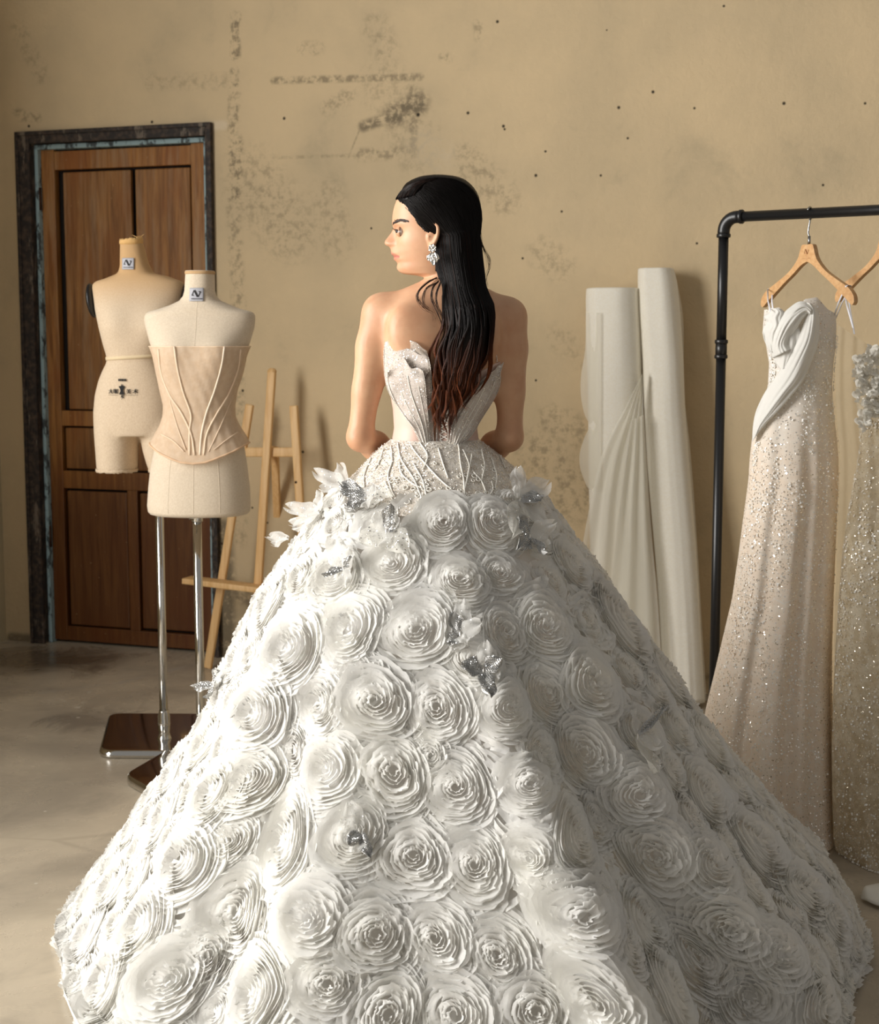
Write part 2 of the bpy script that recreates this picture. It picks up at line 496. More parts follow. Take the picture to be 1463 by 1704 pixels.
for (v0, v1, z0, z1) in [(WIN_U0, WIN_U0 + 0.06, WIN_Z0, WIN_Z1), (WIN_U1 - 0.06, WIN_U1, WIN_Z0, WIN_Z1), (WIN_U0, WIN_U1, WIN_Z0, WIN_Z0 + 0.06), (WIN_U0, WIN_U1, WIN_Z1 - 0.06, WIN_Z1),
                         ((WIN_U0 + WIN_U1) / 2 - 0.02, (WIN_U0 + WIN_U1) / 2 + 0.02, WIN_Z0, WIN_Z1)]:
    wf.box(LW((v0 + v1) / 2, -0.05, (z0 + z1) / 2), (v1 - v0, 0.05, z1 - z0), RL)
tag(wf.build('window_1', M_WIN, smooth=False), 'tall painted window frame in the left wall', 'window', kind='structure')

# ---- the door
def wood_door(name, dark, light, red):
    N = Nodes(name); co = N.coord('Object')
    g = N.noise(N.mapping(co, (26, 26, 1.6)), 1.6, 6, 0.6, 0.8)
    f = N.noise(N.mapping(co, (90, 90, 5)), 1.6, 4, 0.6)
    blot = N.noise(N.mapping(co, (3.2, 3.2, 1.2)), 1.6, 5, 0.6)
    sep = N.n('ShaderNodeSeparateXYZ'); N.link(co, sep.inputs[0])
    c = N.mix(N.ramp(g, 0.3, 0.7), dark, light)
    c = N.mix(N.ramp(blot, 0.42, 0.66, 0, 0.7), c, red)
    # the varnish is bleached and worn grey on the upper boards
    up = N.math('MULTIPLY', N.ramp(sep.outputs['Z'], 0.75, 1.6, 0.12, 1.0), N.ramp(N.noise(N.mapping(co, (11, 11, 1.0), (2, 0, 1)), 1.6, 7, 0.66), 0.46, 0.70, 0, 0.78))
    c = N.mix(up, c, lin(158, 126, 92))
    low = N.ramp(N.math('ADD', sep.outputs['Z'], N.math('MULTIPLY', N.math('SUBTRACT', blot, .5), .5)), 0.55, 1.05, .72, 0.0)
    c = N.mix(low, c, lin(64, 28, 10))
    sp = N.noise(co, 95, 2, 0.5)
    c = N.mix(N.ramp(sp, 0.74, 0.78, 0, 0.5), c, lin(196, 170, 130))
    N.set(color=c, rough=N.ramp(sep.outputs['Z'], 0.7, 1.5, 0.34, 0.6), spec=0.4, normal=N.bump(f, 0.18, 0.004))
    return N.m
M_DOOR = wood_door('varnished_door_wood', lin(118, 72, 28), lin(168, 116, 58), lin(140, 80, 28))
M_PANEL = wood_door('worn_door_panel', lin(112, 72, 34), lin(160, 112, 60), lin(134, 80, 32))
NF = Nodes('peeling_frame_paint'); co = NF.coord('Object')
pk = NF.noise(NF.mapping(co, (9, 9, 2.0)), 3, 7, 0.7)
NF.set(color=NF.mix(NF.ramp(pk, 0.55, 0.62, 0, 0.75), NF.mix(NF.ramp(NF.noise(co, 40, 5), 0.4, 0.7), lin(34, 28, 24), lin(74, 58, 46)), lin(120, 108, 94)), rough=0.7, normal=NF.bump(pk, 0.4, 0.006))
NB = Nodes('pale_blue_flaking_paint'); co = NB.coord('Object')
pk = NB.noise(NB.mapping(co, (6, 6, 2.5)), 5, 7, 0.7)
NB.set(color=NB.mix(NB.ramp(pk, 0.50, 0.60), lin(150, 174, 178), lin(58, 66, 68)), rough=0.65, normal=NB.bump(pk, 0.3, 0.005))
M_IRON = simple('rusty_iron', lin(70, 46, 30), 0.6, 0.6)
dr = root('door_1', W0 + WD * (DL + DR) / 2, 'old brown panelled wooden door in a peeling dark frame', 'door', kind='structure', rz=-YAW)
RW = np.stack([WD, -WN, [0, 0, 1]], 1)
def wbox(mb, u0, u1, z0, z1, o0, o1, bev=0.0, mi=0):
    mb.box(W0 + WD * (u0 + u1) / 2 + WN * (o0 + o1) / 2 + np.array([0, 0, (z0 + z1) / 2]), (u1 - u0, abs(o1 - o0), z1 - z0), RW, bev, mi)
fr = MB(); FWD = 0.040
UL, UR = WUZ(46, 700)[0], WUZ(361, 700)[0]
wbox(fr, UL, DL, 0, DTOP + 0.045, -0.05, 0.020, 0.004)
wbox(fr, DR, UR, 0, DTOP + 0.045, -0.05, 0.020, 0.004)
wbox(fr, DL, DR, DTOP, DTOP + 0.045, -0.05, 0.020, 0.004)
wbox(fr, UL - 0.006, UL + 0.012, 0, DTOP + 0.055, 0.0, 0.028, 0.003)
wbox(fr, UR - 0.012, UR + 0.006, 0, DTOP + 0.055, 0.0, 0.028, 0.003)
wbox(fr, UL, UR, DTOP + 0.037, DTOP + 0.055, 0.0, 0.028, 0.003)
fr.build('door_frame', NF.m, dr, smooth=False)
fi = MB(); bw = 0.018
wbox(fi, DL, DL + bw, 0, DTOP, -0.12, -0.020, 0.003)
wbox(fi, DR - bw - 0.01, DR, 0, DTOP, -0.12, -0.020, 0.003)
wbox(fi, DL, DR, DTOP - bw - 0.004, DTOP, -0.12, -0.020, 0.003)
fi.build('door_stop', NB.m, dr, smooth=False)['label'] = 'flaking pale blue inner door stop'
L0, R0_ = DL + bw, DR - bw - 0.01
zt = DTOP - bw
zz = lambda py: WUZ(205, py)[1]
lf = MB(); O0, O1 = -0.085, -0.045
SWL = WUZ(93, 700)[0] - L0
SWR = 0.075
wbox(lf, L0, L0 + SWL, 0.012, zt, O0, O1, 0.003)
wbox(lf, R0_ - SWR, R0_, 0.012, zt, O0, O1, 0.003)
A0, A1 = L0 + SWL, R0_ - SWR
for (p0, p1) in [(244, 276), (686, 712), (788, 818), (1052, 1076)]:
    wbox(lf, A0, A1, max(0.012, zz(p1)), min(zt, zz(p0)), O0, O1 - 0.002, 0.003)
um0, um1 = WUZ(205, 930)[0], WUZ(222, 930)[0]
wbox(lf, um0, um1, zz(1052), zz(818), O0, O1 - 0.002, 0.003)
lf.build('door_leaf', M_DOOR, dr, smooth=False)
ug0, ug1 = WUZ(211, 480)[0], WUZ(218, 480)[0]
gL = WUZ(98, 480)[0]
for (u0, u1, p0, p1) in [(gL, ug0, 280, 684), (ug1, A1 - 0.012, 280, 684), (A0 + 0.012, A1 - 0.012, 715, 785), (A0 + 0.012, um0 - 0.006, 822, 1050), (um1 + 0.008, A1 - 0.012, 822, 1048)]:
    pm = MB(); wbox(pm, u0, u1, zz(p1), zz(p0), -0.080, -0.056, 0.006)
    pm.build('door_panel', M_PANEL, dr, smooth=False)
bk = MB(); wbox(bk, DL, DR, 0, DTOP, -0.14, -0.088); bk.build('door_backing', simple('dark_gap', lin(20, 13, 8), 0.9), dr, smooth=False)
for py in (325, 900):
    hg = MB(); hg.tube([W0 + WD * (L0 - 0.001) + WN * -0.030 + np.array([0, 0, zz(py) - .05]), W0 + WD * (L0 - 0.001) + WN * -0.030 + np.array([0, 0, zz(py) + .05])], 0.008)
    hg.build('hinge', M_IRON, dr)
# ------------------------------------------------------------------ dress forms
NL = Nodes('form_linen'); co = NL.coord('Object')
wv = NL.noise(NL.mapping(co, (600, 600, 160)), 1.0, 3, 0.6); wv2 = NL.noise(NL.mapping(co, (160, 160, 700)), 1.0, 3, 0.6)
NL.set(color=NL.mix(NL.ramp(NL.math('MULTIPLY_ADD', wv, 0.5, NL.math('MULTIPLY', wv2, 0.5)), 0.38, 0.62), lin(206, 189, 165), lin(221, 206, 184)), rough=0.9, spec=0.2,
       normal=NL.bump(NL.math('ADD', wv, wv2), 0.10, 0.002), sheen=0.15)
M_LINEN = NL.m
NL2 = Nodes('aged_form_linen'); co = NL2.coord('Object')
wv = NL2.noise(NL2.mapping(co, (600, 600, 160)), 1.0, 3, 0.6); sep = NL2.n('ShaderNodeSeparateXYZ'); NL2.link(co, sep.inputs[0])
NL2.set(color=NL2.mix(NL2.ramp(sep.outputs['Z'], 1.50, 1.66), NL2.mix(NL2.ramp(wv, 0.4, 0.6), lin(208, 186, 158), lin(220, 201, 175)), lin(196, 160, 116)), rough=0.9, spec=0.2, normal=NL2.bump(wv, 0.10, 0.002))
M_LINEN2 = NL2.m
M_CHROME = simple('chrome', lin(205, 203, 198), 0.10, 1.0)
M_BLACK = simple('black_plastic', lin(22, 22, 23), 0.28)
M_TAPE = simple('cream_tape', lin(226, 205, 168), 0.8)
M_PRINT = simple('black_print', lin(24, 22, 20), 0.8)
M_LABEL = simple('grey_satin_label', lin(176, 176, 182), 0.55)
M_CUT = simple('raw_foam', lin(214, 172, 112), 0.95)

class Loft:
    """a trunk given by silhouette rows (py, left px, right px, front depth, back depth) at one depth Y"""
    def __init__(s, rows, Y, twist=0.0):
        s.Y = Y
        r = []
        for (py, L, R, f, b) in rows:
            a, c = P(L, py, Y), P(R, py, Y)
            r.append((a[2], (a[0] + c[0]) / 2, (c[0] - a[0]) / 2, f, b))
        r.sort()
        s.r = np.array(r)
    def at(s, z):
        z = np.asarray(z, float)
        return [np.interp(z, s.r[:, 0], s.r[:, k]) for k in (1, 2, 3, 4)]
    def disp(s, X, Yl, Z): return 0.0
    def pt(s, th, z, off=0.0, ex=2.25):
        """th = 0 towards the camera, positive to the right"""
        th, z = np.broadcast_arrays(np.asarray(th, float), np.asarray(z, float))
        cx, a, f, b = s.at(z)
        sn, cs = np.sin(th), np.cos(th)
        x = np.sign(sn) * np.abs(sn) ** (2 / ex) * (a + off)
        d = np.where(cs > 0, f, b) + off
        y = -np.sign(cs) * np.abs(cs) ** (2 / ex) * d
        y = y - s.disp(x, y, z) * (cs > 0)
        return np.stack([cx + x, s.Y + y, z], -1)
    def front(s, x, z, off=0.0):
        """surface depth in front, for world x and z"""
        cx, a, f, b = s.at(z)
        q = np.clip(np.abs((x - cx) / (a + off)), 0, 0.999)
        y = -(f + off) * (1 - q ** 2.25) ** (1 / 2.25)
        return s.Y + y - s.disp(x - cx, y, z)
    def ring_z(s, n): return np.linspace(s.r[0, 0], s.r[-1, 0], n)

def bust(cz, amp, sep=0.078, w=0.06):
    def d(x, y, z):
        return amp * (np.exp(-((x - sep) / w) ** 2) + np.exp(-((x + sep) / w) ** 2)) * np.exp(-((z - cz) / 0.062) ** 2)
    return d

def av_logo(mb, c, w, surf, mi=0, line=True, th=0.055):
    """the monogram: an A and a V leaning on each other, with a line of tiny print below; drawn on surf(x,z)"""
    S = w
    def stroke(p, q, t):
        p, q = np.array(p) * S, np.array(q) * S
        d = q - p; d /= np.linalg.norm(d); nn = np.array([-d[1], d[0]]) * t * S / 2
        e = d * t * S * 0.25
        pts = [p - e + nn, p - e - nn, q + e - nn, q + e + nn]
        V = []
        for k in range(9):
            f = k / 8
            V.append([pts[0] + (pts[3] - pts[0]) * f, pts[1] + (pts[2] - pts[1]) * f])
        V = np.array(V)
        x, z = c[0] + V[..., 0], c[1] + V[..., 1]
        mb.grid(surf(x, z), mi=mi)
    for p, q in [((-.34, -.12), (-.20, .22)), ((-.20, .22), (0.02, -.22)), ((-.34, -.12), (-.22, -.12)), ((-.12, .24), (.10, -.22)), ((.10, -.22), (.26, .14)), ((.26, .14), (.14, .14))]:
        stroke(p, q, th)
    if line:
        r = np.random.default_rng(3); x = -.38
        while x < .38:
            l = r.uniform(.02, .05)
            stroke((x, -.36), (x + l, -.36), .05)
            x += l + .025

def text_mesh(body, size):
    cu = bpy.data.curves.new('t', 'FONT'); cu.body = body; cu.size = size; cu.align_x = 'CENTER'; cu.align_y = 'CENTER'
    ob = bpy.data.objects.new('t', cu); COL.objects.link(ob)
    dg = bpy.context.evaluated_depsgraph_get(); dg.update()
    me = bpy.data.meshes.new_from_object(ob.evaluated_get(dg))
    V = np.array([v.co[:] for v in me.vertices]).reshape(-1, 3); Fc = [tuple(p.vertices) for p in me.polygons]
    bpy.data.objects.remove(ob); bpy.data.curves.remove(cu); bpy.data.meshes.remove(me)
    return V, Fc

def neck_label(rt, lofty, c_px, w_px, h_px):
    a, b = P(c_px[0] - w_px / 2, c_px[1] + h_px / 2, lofty.Y), P(c_px[0] + w_px / 2, c_px[1] - h_px / 2, lofty.Y)
    k = 0.93
    a[0] = (a[0] - (a[0] + b[0]) / 2) * k + (a[0] + b[0]) / 2
    X, Z = np.meshgrid(np.linspace(a[0], b[0], 12), np.linspace(a[2], b[2], 8), indexing='ij')
    sf = lambda x, z, o: np.stack([x, lofty.front(x, z) - o, z], -1)
    lb = MB().grid(sf(X, Z, 0.0025)).build('neck_label', M_LABEL, rt); solid(lb, 0.001)
    lg = MB(); av_logo(lg, ((a[0] + b[0]) / 2 + 0.001, (a[2] + b[2]) / 2 + 0.003), b[0] - a[0], lambda x, z: sf(x, z, 0.0042))
    lg.build('monogram', M_PRINT, lb)

# --- front form
FYp = PF(341, 1290)
FY = FYp[1]
RF = [(450.7, 309, 356.5, .050, .050), (458, 309, 357, .052, .052), (484, 307.5, 357.5, .054, .056), (493, 305, 360, .057, .062), (500.5, 299, 368, .06, .07), (508, 283, 385, .064, .076),
      (514, 265, 400, .066, .080), (519, 247, 419, .066, .080), (522, 243, 423, .067, .080), (526, 241, 424.5, .068, .082), (533, 240.4, 424.7, .074, .086), (546, 243, 423, .082, .09), (569.5, 250, 416, .10, .095),
      (593, 259, 407, .112, .095), (619.5, 264.4, 401.5, .112, .09), (652, 271, 391, .105, .085), (675, 276, 387.7, .098, .082), (693, 275, 388.3, .096, .084), (710, 269.4, 395.6, .098, .09),
      (725, 263.5, 403, .10, .098), (751, 257, 407.4, .108, .108), (781, 251, 411.8, .112, .116), (810, 248, 415.3, .115, .12), (840, 246, 416.8, .116, .122), (850, 247.5, 416, .115, .12), (854, 251, 413, .11, .116), (856, 258, 406, .10, .105)]
LF_ = Loft(RF, FY)
LF_.disp = bust(P(331, 590, FY)[2], 0.020)
form = root('dress_form', (P(331, 852, FY)[0], FY, 0), 'cream linen dress form wearing the sheer corset, the nearer of two on chrome poles', 'dress form', 'dress forms by the door')
th = np.linspace(-pi, pi, 97)[:-1]
ry = np.array([r[0] for r in RF]); pys = np.unique(np.concatenate([np.linspace(450.7, 856, 110), ry]))
zs = np.array([P(331, y, FY)[2] for y in pys])
mb = MB(); mb.loft(LF_.pt(th[None, :], zs[:, None]))
torso = mb.build('torso', M_LINEN, form); 
# seams: fine raised lines on the linen
for u in (-0.62, 0.0, 0.62):
    sm_ = MB()
    zr = np.linspace(P(331, 855, FY)[2], P(331, 762, FY)[2], 14)
    cx, a, f, b = LF_.at(zr)
    x = cx + u * a * 0.8
    sm_.tube(np.stack([x, LF_.front(x, zr) + 0.0004, zr], -1), 0.0012, 6).build('seam', M_LINEN, form)
zr = np.linspace(P(331, 576, FY)[2], P(331, 503, FY)[2], 14); x = LF_.at(zr)[0]
MB().tube(np.stack([x, LF_.front(x, zr) + 0.0004, zr], -1), 0.0011, 6).build('seam', M_LINEN, form)
zt_ = P(331, 453.5, FY)[2]
cpm = MB(); cpm.loft(np.stack([LF_.pt(th, np.full_like(th, zt_ - d), o) for d, o in ((0.006, 0.0012), (0.0, 0.002), (-0.004, 0.001), (-0.0052, -0.006))]))
cpm.build('neck_cap', M_LINEN2, form)
neck_label(form, LF_, (331.5, 491), 24, 22)
def plate_base(rt, foot, corners, h):
    """rounded chrome floor plate with a domed edge, given by its four corners on the floor"""
    c = np.array(corners); cen = c.mean(0)
    pts = []
    for i in range(4):
        p0, p1, p2 = c[i - 1], c[i], c[(i + 1) % 4]
        r = 0.055
        a = p1 + (p0 - p1) / np.linalg.norm(p0 - p1) * r; b = p1 + (p2 - p1) / np.linalg.norm(p2 - p1) * r
        for t in np.linspace(0, 1, 9):
            pts.append((1 - t) ** 2 * a + 2 * t * (1 - t) * p1 + t * t * b)
    pts = np.array(pts)
    rings = []
    for s, z in [(0.985, 0.001), (1.0, h * .25), (1.0, h * .5), (0.985, h * .8), (0.955, h * .97), (0.93, h)]:
        q = cen + (pts - cen) * s; q = np.concatenate([q[:, :2], np.full((len(q), 1), z)], 1)
        rings.append(q)
    mbb = MB().loft(np.array(rings)); mbb.build('base_plate', M_CHROME, rt)
def lathe(mb, base, prof, k=24, mi=0):
    an = np.arange(k) * 2 * pi / k
    A = np.array([[[base[0] + r * cos(t), base[1] + r * sin(t), z] for t in an] for r, z in prof])
    return mb.loft(A, mi)
fx = P(328, 860, FY)[0]; foot = np.array([fx, FY, 0])
lathe(MB(), foot, [(0.0145, 0.03), (0.0145, 0.36), (0.0145, P(331, 850, FY)[2])]).build('pole', M_CHROME, form)
lathe(MB(), foot, [(0.0175, P(331, 868, FY)[2]), (0.0185, P(331, 866, FY)[2]), (0.0185, P(331, 852, FY)[2] + .01), (0.016, P(331, 852, FY)[2] + .02)]).build('collar', M_CHROME, form)
kb = MB(); zc = P(331, 860, FY)[2]; kb.tube([foot + [-0.004, -0.016, zc], foot + [-0.012, -0.034, zc + .004]], 0.004).tube([foot + [-0.02, -0.033, zc - .004], foot + [0.0, -0.037, zc + .011]], 0.003)
kb.build('clamp_screw', M_CHROME, form)
lathe(MB(), foot, [(0.030, 0.028), (0.026, 0.05), (0.019, 0.10), (0.018, 0.13)]).build('socket', M_CHROME, form)
cr = [PF(212, 1302), PF(300, 1330), PF(420, 1290), PF(330, 1232)]
d1 = PF(275, 1318) - PF(212, 1298)
v0 = PF(205, 1304); 
e1 = PF(268, 1340) - v0; e1 = e1 / np.linalg.norm(e1); e2 = np.array([-e1[1], e1[0], 0]); 
e2 = PF(300, 1248) - v0; e2 /= np.linalg.norm(e2)
cr = [v0, v0 + e1 * 0.34, v0 + e1 * 0.34 + e2 * 0.36, v0 + e2 * 0.36]
plate_base(form, foot, cr, 0.032)

# --- rear form with legs
RYp = PF(273, 1242); RY = RYp[1]
RR = [(401, 201, 236, .040, .040), (407, 200, 239, .042, .042), (429, 200, 244.5, .046, .05), (443, 200, 249, .05, .056), (455, 197, 256, .054, .062), (460, 184, 281, .058, .07), (464, 174, 291, .06, .072), (468, 160, 303, .062, .074),
      (473, 154, 307, .064, .078), (480, 153.5, 307.5, .066, .08), (493, 155, 306, .072, .085), (517, 159.5, 302, .09, .09), (546, 166.7, 295, .104, .09), (575, 173.5, 282, .10, .085), (593, 178.5, 275, .092, .078),
      (602, 179, 275, .09, .078), (619, 170.5, 283, .092, .085), (634, 164.6, 289, .095, .092), (658, 158.8, 296, .10, .102), (687, 156.4, 299, .106, .11), (707, 157, 299.5, .107, .114), (724, 157.8, 299.5, .104, .112)]
LR_ = Loft(RR, RY)
LR_.disp = bust(P(226, 540, RY)[2], 0.020, 0.08)
form2 = root('dress_form', (P(226, 780, RY)[0], RY, 0), 'cream dress form with short thigh stumps and black shoulder plates in front of the door', 'dress form', 'dress forms by the door')
pys = np.unique(np.concatenate([np.linspace(401, 724, 90), [r[0] for r in RR]])); zs = np.array([P(226, y, RY)[2] for y in pys])
mb = MB(); mb.loft(LR_.pt(th[None, :], zs[:, None]))
def leg_rows(rows):
    out = []
    for (py, L, R, d) in rows:
        a, c = P(L, py, RY), P(R, py, RY); r = (c[0] - a[0]) / 2
        out.append(np.stack([(a[0] + c[0]) / 2 + r * np.sin(th), np.full_like(th, RY) - d * np.cos(th) + 0.0, np.full_like(th, a[2])], -1))
    return np.array(out)
mb.loft(leg_rows([(690, 157, 224, .088), (707, 157.2, 228, .094), (722, 157.8, 231.5, .098), (737, 158.8, 231, .096), (751, 160, 229.5, .094), (768, 161, 228.6, .09), (782, 162, 228, .088)]))
mb.loft(leg_rows([(690, 232, 298, .088), (707, 232.5, 299, .094), (722, 233.5, 299.5, .098), (737, 236, 299, .096), (751, 239, 298, .094), (768, 244, 296.5, .09), (782, 249, 295, .088)]))
t2 = mb.build('torso', M_LINEN2, form2)
rm = t2.modifiers.new('join', 'REMESH'); rm.mode = 'VOXEL'; rm.voxel_size = 0.006; rm.use_smooth_shade = True
s_ = t2.modifiers.new('soft', 'SMOOTH'); s_.factor = 0.5; s_.iterations = 8
for (px, sx) in ((154.0, -1), (306.0, 1)):
    c = P(px, 499, RY) + np.array([0, 0.005, 0]); hh = P(px, 470, RY)[2] - P(px, 528, RY)[2]
    pm = MB(); tilt = sx * 0.12
    R = np.array(Matrix.Rotation(tilt, 3, 'Y')) @ np.array(Matrix.Rotation(sx * 0.12, 3, 'Z'))
    pm.ball(c + np.array([sx * 0.002, 0, -0.002]), (0.015, 0.046, hh / 2), 28, R=R)
    pm.build('shoulder_plate', M_BLACK, form2)
wt = MB(); zr = P(226, 594, RY)[2]; sl = 0.006
prof = []
A = []
for o, dz in ((0.000, -.006), (0.003, -.006), (0.003, .006), (0.000, .006)):
    A.append(LR_.pt(th, zr + dz + sl * np.sin(th), o))
A = np.array(A); wt.grid(A, cu=True, cv=True)
wt.build('waist_tape', M_TAPE, form2)
# raw cut top of the neck
cm = MB(); r_ = np.random.default_rng(5)
zt_ = P(219, 401, RY)[2]
A = []
for o, dz in ((0.003, -.012), (0.004, 0.0), (0.002, .006), (-.006, .006), (-.012, .001)):
    q = LR_.pt(th, np.full_like(th, zt_), o); q[:, 2] += dz + (0.004 if dz > -.01 else 0) * np.sin(th * 1.0) + r_.normal(0, 0.0010 if dz < 0.004 else .0022, len(th))
    A.append(q)
cm.loft(np.array(A))
p0 = P(232, 399, RY)
for k in range(5):
    cm.tube([p0 + [r_.normal(0, .004), -.02, -.01], p0 + [r_.normal(0, .006), -.02 + r_.normal(0, .006), .006], p0 + [.004 + r_.normal(0, .008), -.02, .014 + r_.normal(0, .004)]], [.003, .002, .0006], 6)
cm.build('cut_neck', M_CUT, form2)
for (L, R) in ((160.5, 229), (248, 296)):
    cutm = MB(); zc = P(195, 782, RY)[2]; a, b = P(L, 782, RY)[0], P(R, 782, RY)[0]
    A = []
    for s, dz in ((0.995, .006), (1.01, .001), (0.99, -.005), (0.5, -.005)):
        A.append(np.stack([(a + b) / 2 + (b - a) / 2 * s * np.sin(th), RY - .088 * s * np.cos(th), zc + dz + r_.normal(0, .0016, len(th))], -1))
    cutm.loft(np.array(A)); cutm.build('hem', M_LINEN2, form2)
neck_label(form2, LR_, (217.5, 440), 21, 19)
# the printed trade mark on the hip
pr = MB(); k = (P(241, 650, RY)[0] - P(190, 650, RY)[0]) / 51.0    # metres per pixel here
_dg = bpy.context.evaluated_depsgraph_get(); _dg.update()
_te = t2.evaluated_get(_dg); _mi = np.array(INV[form2.name])
def on_torso(x, z, o=.0042):
    out = []
    for a, b in zip(np.ravel(x), np.ravel(z)):
        p = _mi @ np.array([a, RY - 1.0, b, 1.0])
        ok, loc, nr, _ = _te.ray_cast(Vector(p[:3]), Vector((0, 1, 0)))
        out.append(loc[1] + RY - o if ok else float(LR_.front(a, b)) - .003)
    return np.array(out)
def put_text(body, cx, cy, wpx, hpx):
    V, Fc = text_mesh(body, 1.0)
    if len(V) == 0: return
    mn, mx = V.min(0), V.max(0)
    c = P(cx, cy, RY)
    x = c[0] + ((V[:, 0] - mn[0]) / (mx[0] - mn[0]) - .5) * wpx * k; z = c[2] + ((V[:, 1] - mn[1]) / (mx[1] - mn[1]) - .5) * hpx * k
    pr.add(np.stack([x, on_torso(x, z), z], -1), Fc)
for sx_ in (-.35, 0, .35):
    put_text('大', 193.8 + sx_, 649.5, 7.0, 7.6); put_text('眼', 202.8 + sx_, 649.5, 7.8, 7.6); put_text('美', 224.2 + sx_, 649.5, 8.2, 7.6); put_text('术', 235.0 + sx_, 649.5, 8.4, 7.6)
def patch(poly, cx, cy):
    poly = np.array(poly, float); c = P(cx, cy, RY)
    x = c[0] + (poly[:, 0]) * k; z = c[2] - poly[:, 1] * k
    pr.add(np.stack([x, on_torso(x, z), z], -1), [tuple(range(len(poly)))])
L_ = [(0, -8.6), (.8, -8.0), (.9, -6.2), (2.2, -5.2), (5.0, -4.9), (4.7, -2.8), (3.1, -.8), (2.5, 1.6), (3.0, 4.5), (4.4, 7.8), (4.2, 8.8)]
patch(L_ + [(-x, y) for x, y in reversed(L_)], 213, 646)
sw = [(-2, 9.4), (4, 9.6), (3.6, 10.8), (0, 11.2), (2.4, 12.6), (3.4, 13.4), (0.6, 15.4), (-1.2, 17.6), (-.2, 15.0), (1.6, 13.6), (-2.2, 13.2), (-.6, 10.6)]
patch(sw, 213, 646)
for x0, w_k in ((206.6, 2.2), (209.2, 2.0), (211.6, 2.6), (214.6, 2.0), (217.0, 2.6)):
    patch([(x0 - 213, -1.9), (x0 - 213 + w_k, -1.9), (x0 - 213 + w_k, 1.9), (x0 - 213, 1.9)], 213, 631)
for (x0, x1) in ((190.4, 206.5), (219.5, 239.5)):
    patch([(x0, -.2), (x1, -.2), (x1, .25), (x0, .25)], 0, 655.6) if False else patch([(x0 - 213, -.22), (x1 - 213, -.22), (x1 - 213, .22), (x0 - 213, .22)], 213, 655.6)
pr.build('printed_mark', M_PRINT, form2)
rx = P(265.5, 856, RY)[0]; foot2 = np.array([rx, RY, 0])
lathe(MB(), foot2, [(0.0145, 0.03), (0.0145, 0.4), (0.0145, P(226, 778, RY)[2])]).build('pole', M_CHROME, form2)
lathe(MB(), foot2, [(0.026, 0.028), (0.024, 0.032), (0.019, 0.050), (0.0215, 0.075), (0.0225, 0.085), (0.0215, 0.088), (0.0215, 0.11), (0.017, 0.125), (0.0165, 0.13)]).build('socket', M_CHROME, form2)
cA, cB = PF(164, 1262), PF(182, 1196)
w_ = PF(345, 1262) - cA
cr = [PF(163, 1263), PF(350, 1264), PF(345, 1198), PF(181, 1197)]
plate_base(form2, foot2, cr, 0.028)

# --- corset on the front form
NC = Nodes('sheer_corset_mesh'); co = NC.coord('Object')
NC.cloth(NC.mix(NC.ramp(NC.noise(co, 60, 4), .3, .7), lin(232, 206, 176), lin(240, 218, 192)), 0.25, 0.22)
M_CORSET = NC.m
M_BONE = simple('corset_channel', lin(236, 212, 184), 0.7)
M_BONEL = simple('white_channel', lin(238, 220, 198), 0.6)
cor = root('corset', (P(331, 670, FY)[0], FY, P(331, 765, FY)[2]), 'sheer nude boned corset worn by the nearer cream dress form', 'corset')
ztop = P(331, 576.5, FY)[2]
def cz_bot(x):   # hem height: a dip in front
    u = np.abs(x)
    return np.interp(u, [0, 14, 30, 50, 72, 100], [P(331, y, FY)[2] for y in (766, 764, 757, 748, 736, 736)])
zrow = np.linspace(0, 1, 34)
TH = th
hemx = 331 + 71 * np.sin(TH)
zb = cz_bot(71 * np.sin(TH))
Z = zb[None, :] + (ztop - zb)[None, :] * zrow[:, None]
flare = 0.007 + 0.012 * np.clip(1 - zrow / .22, 0, 1) ** 1.5
A = np.stack([LF_.pt(TH, Z[i], flare[i]) for i in range(len(zrow))])
A[:, :, 1] += 0.0016 * np.sin(A[:, :, 0] * 180 + A[:, :, 2] * 70)
cb = MB().grid(A, cv=True).build('corset_body', M_CORSET, cor)
def on_corset(px, py, o=0.001):
    """point of the corset surface seen at this pixel"""
    p = P(px, py, FY - 0.10)
    for _ in range(3):
        zz_ = p[2]; fr_ = np.clip((zz_ - cz_bot((px - 331))) / (ztop - cz_bot(px - 331)), 0, 1)
        fl_ = 0.007 + 0.012 * np.clip(1 - fr_ / .22, 0, 1) ** 1.5
        p = P(px, py, float(LF_.front(p[0], p[2], fl_)) - o)
    return p
to_px = lambda q: (130 + q[0] / 3.407, 370 + q[1] / 3.408)
chan = [[(545, 705), (562, 820), (595, 960), (640, 1090), (632, 1180), (632, 1320)], [(830, 705), (812, 820), (772, 960), (728, 1080), (700, 1200), (690, 1320)],
        [(455, 720), (470, 850), (520, 980), (585, 1080), (640, 1200), (660, 1320)], [(922, 720), (905, 840), (850, 980), (790, 1080), (730, 1200), (712, 1320)],
        [(470, 1200), (540, 1240), (600, 1300)], [(905, 1190), (840, 1235), (770, 1290)], [(520, 1010), (560, 1150), (610, 1290)], [(868, 1010), (810, 1150), (740, 1300)]]
for i, c in enumerate(chan):
    pts = np.array([on_corset(*to_px(q), 0.0012) for q in spline(c, 26)])
    b_ = MB().tube(pts, 0.0030 if i < 4 else 0.0016, 8); b_.build('boning_channel', M_BONEL if i in (1,) else M_BONE, cor)
tb = MB().tube(np.vstack([A[0], A[0][:1]]), 0.003, 8).build('hem_binding', simple('hem_binding', lin(222, 186, 150), 0.7), cor)
MB().tube(np.vstack([A[-1], A[-1][:1]]), 0.0018, 8).build('top_binding', M_BONE, cor)

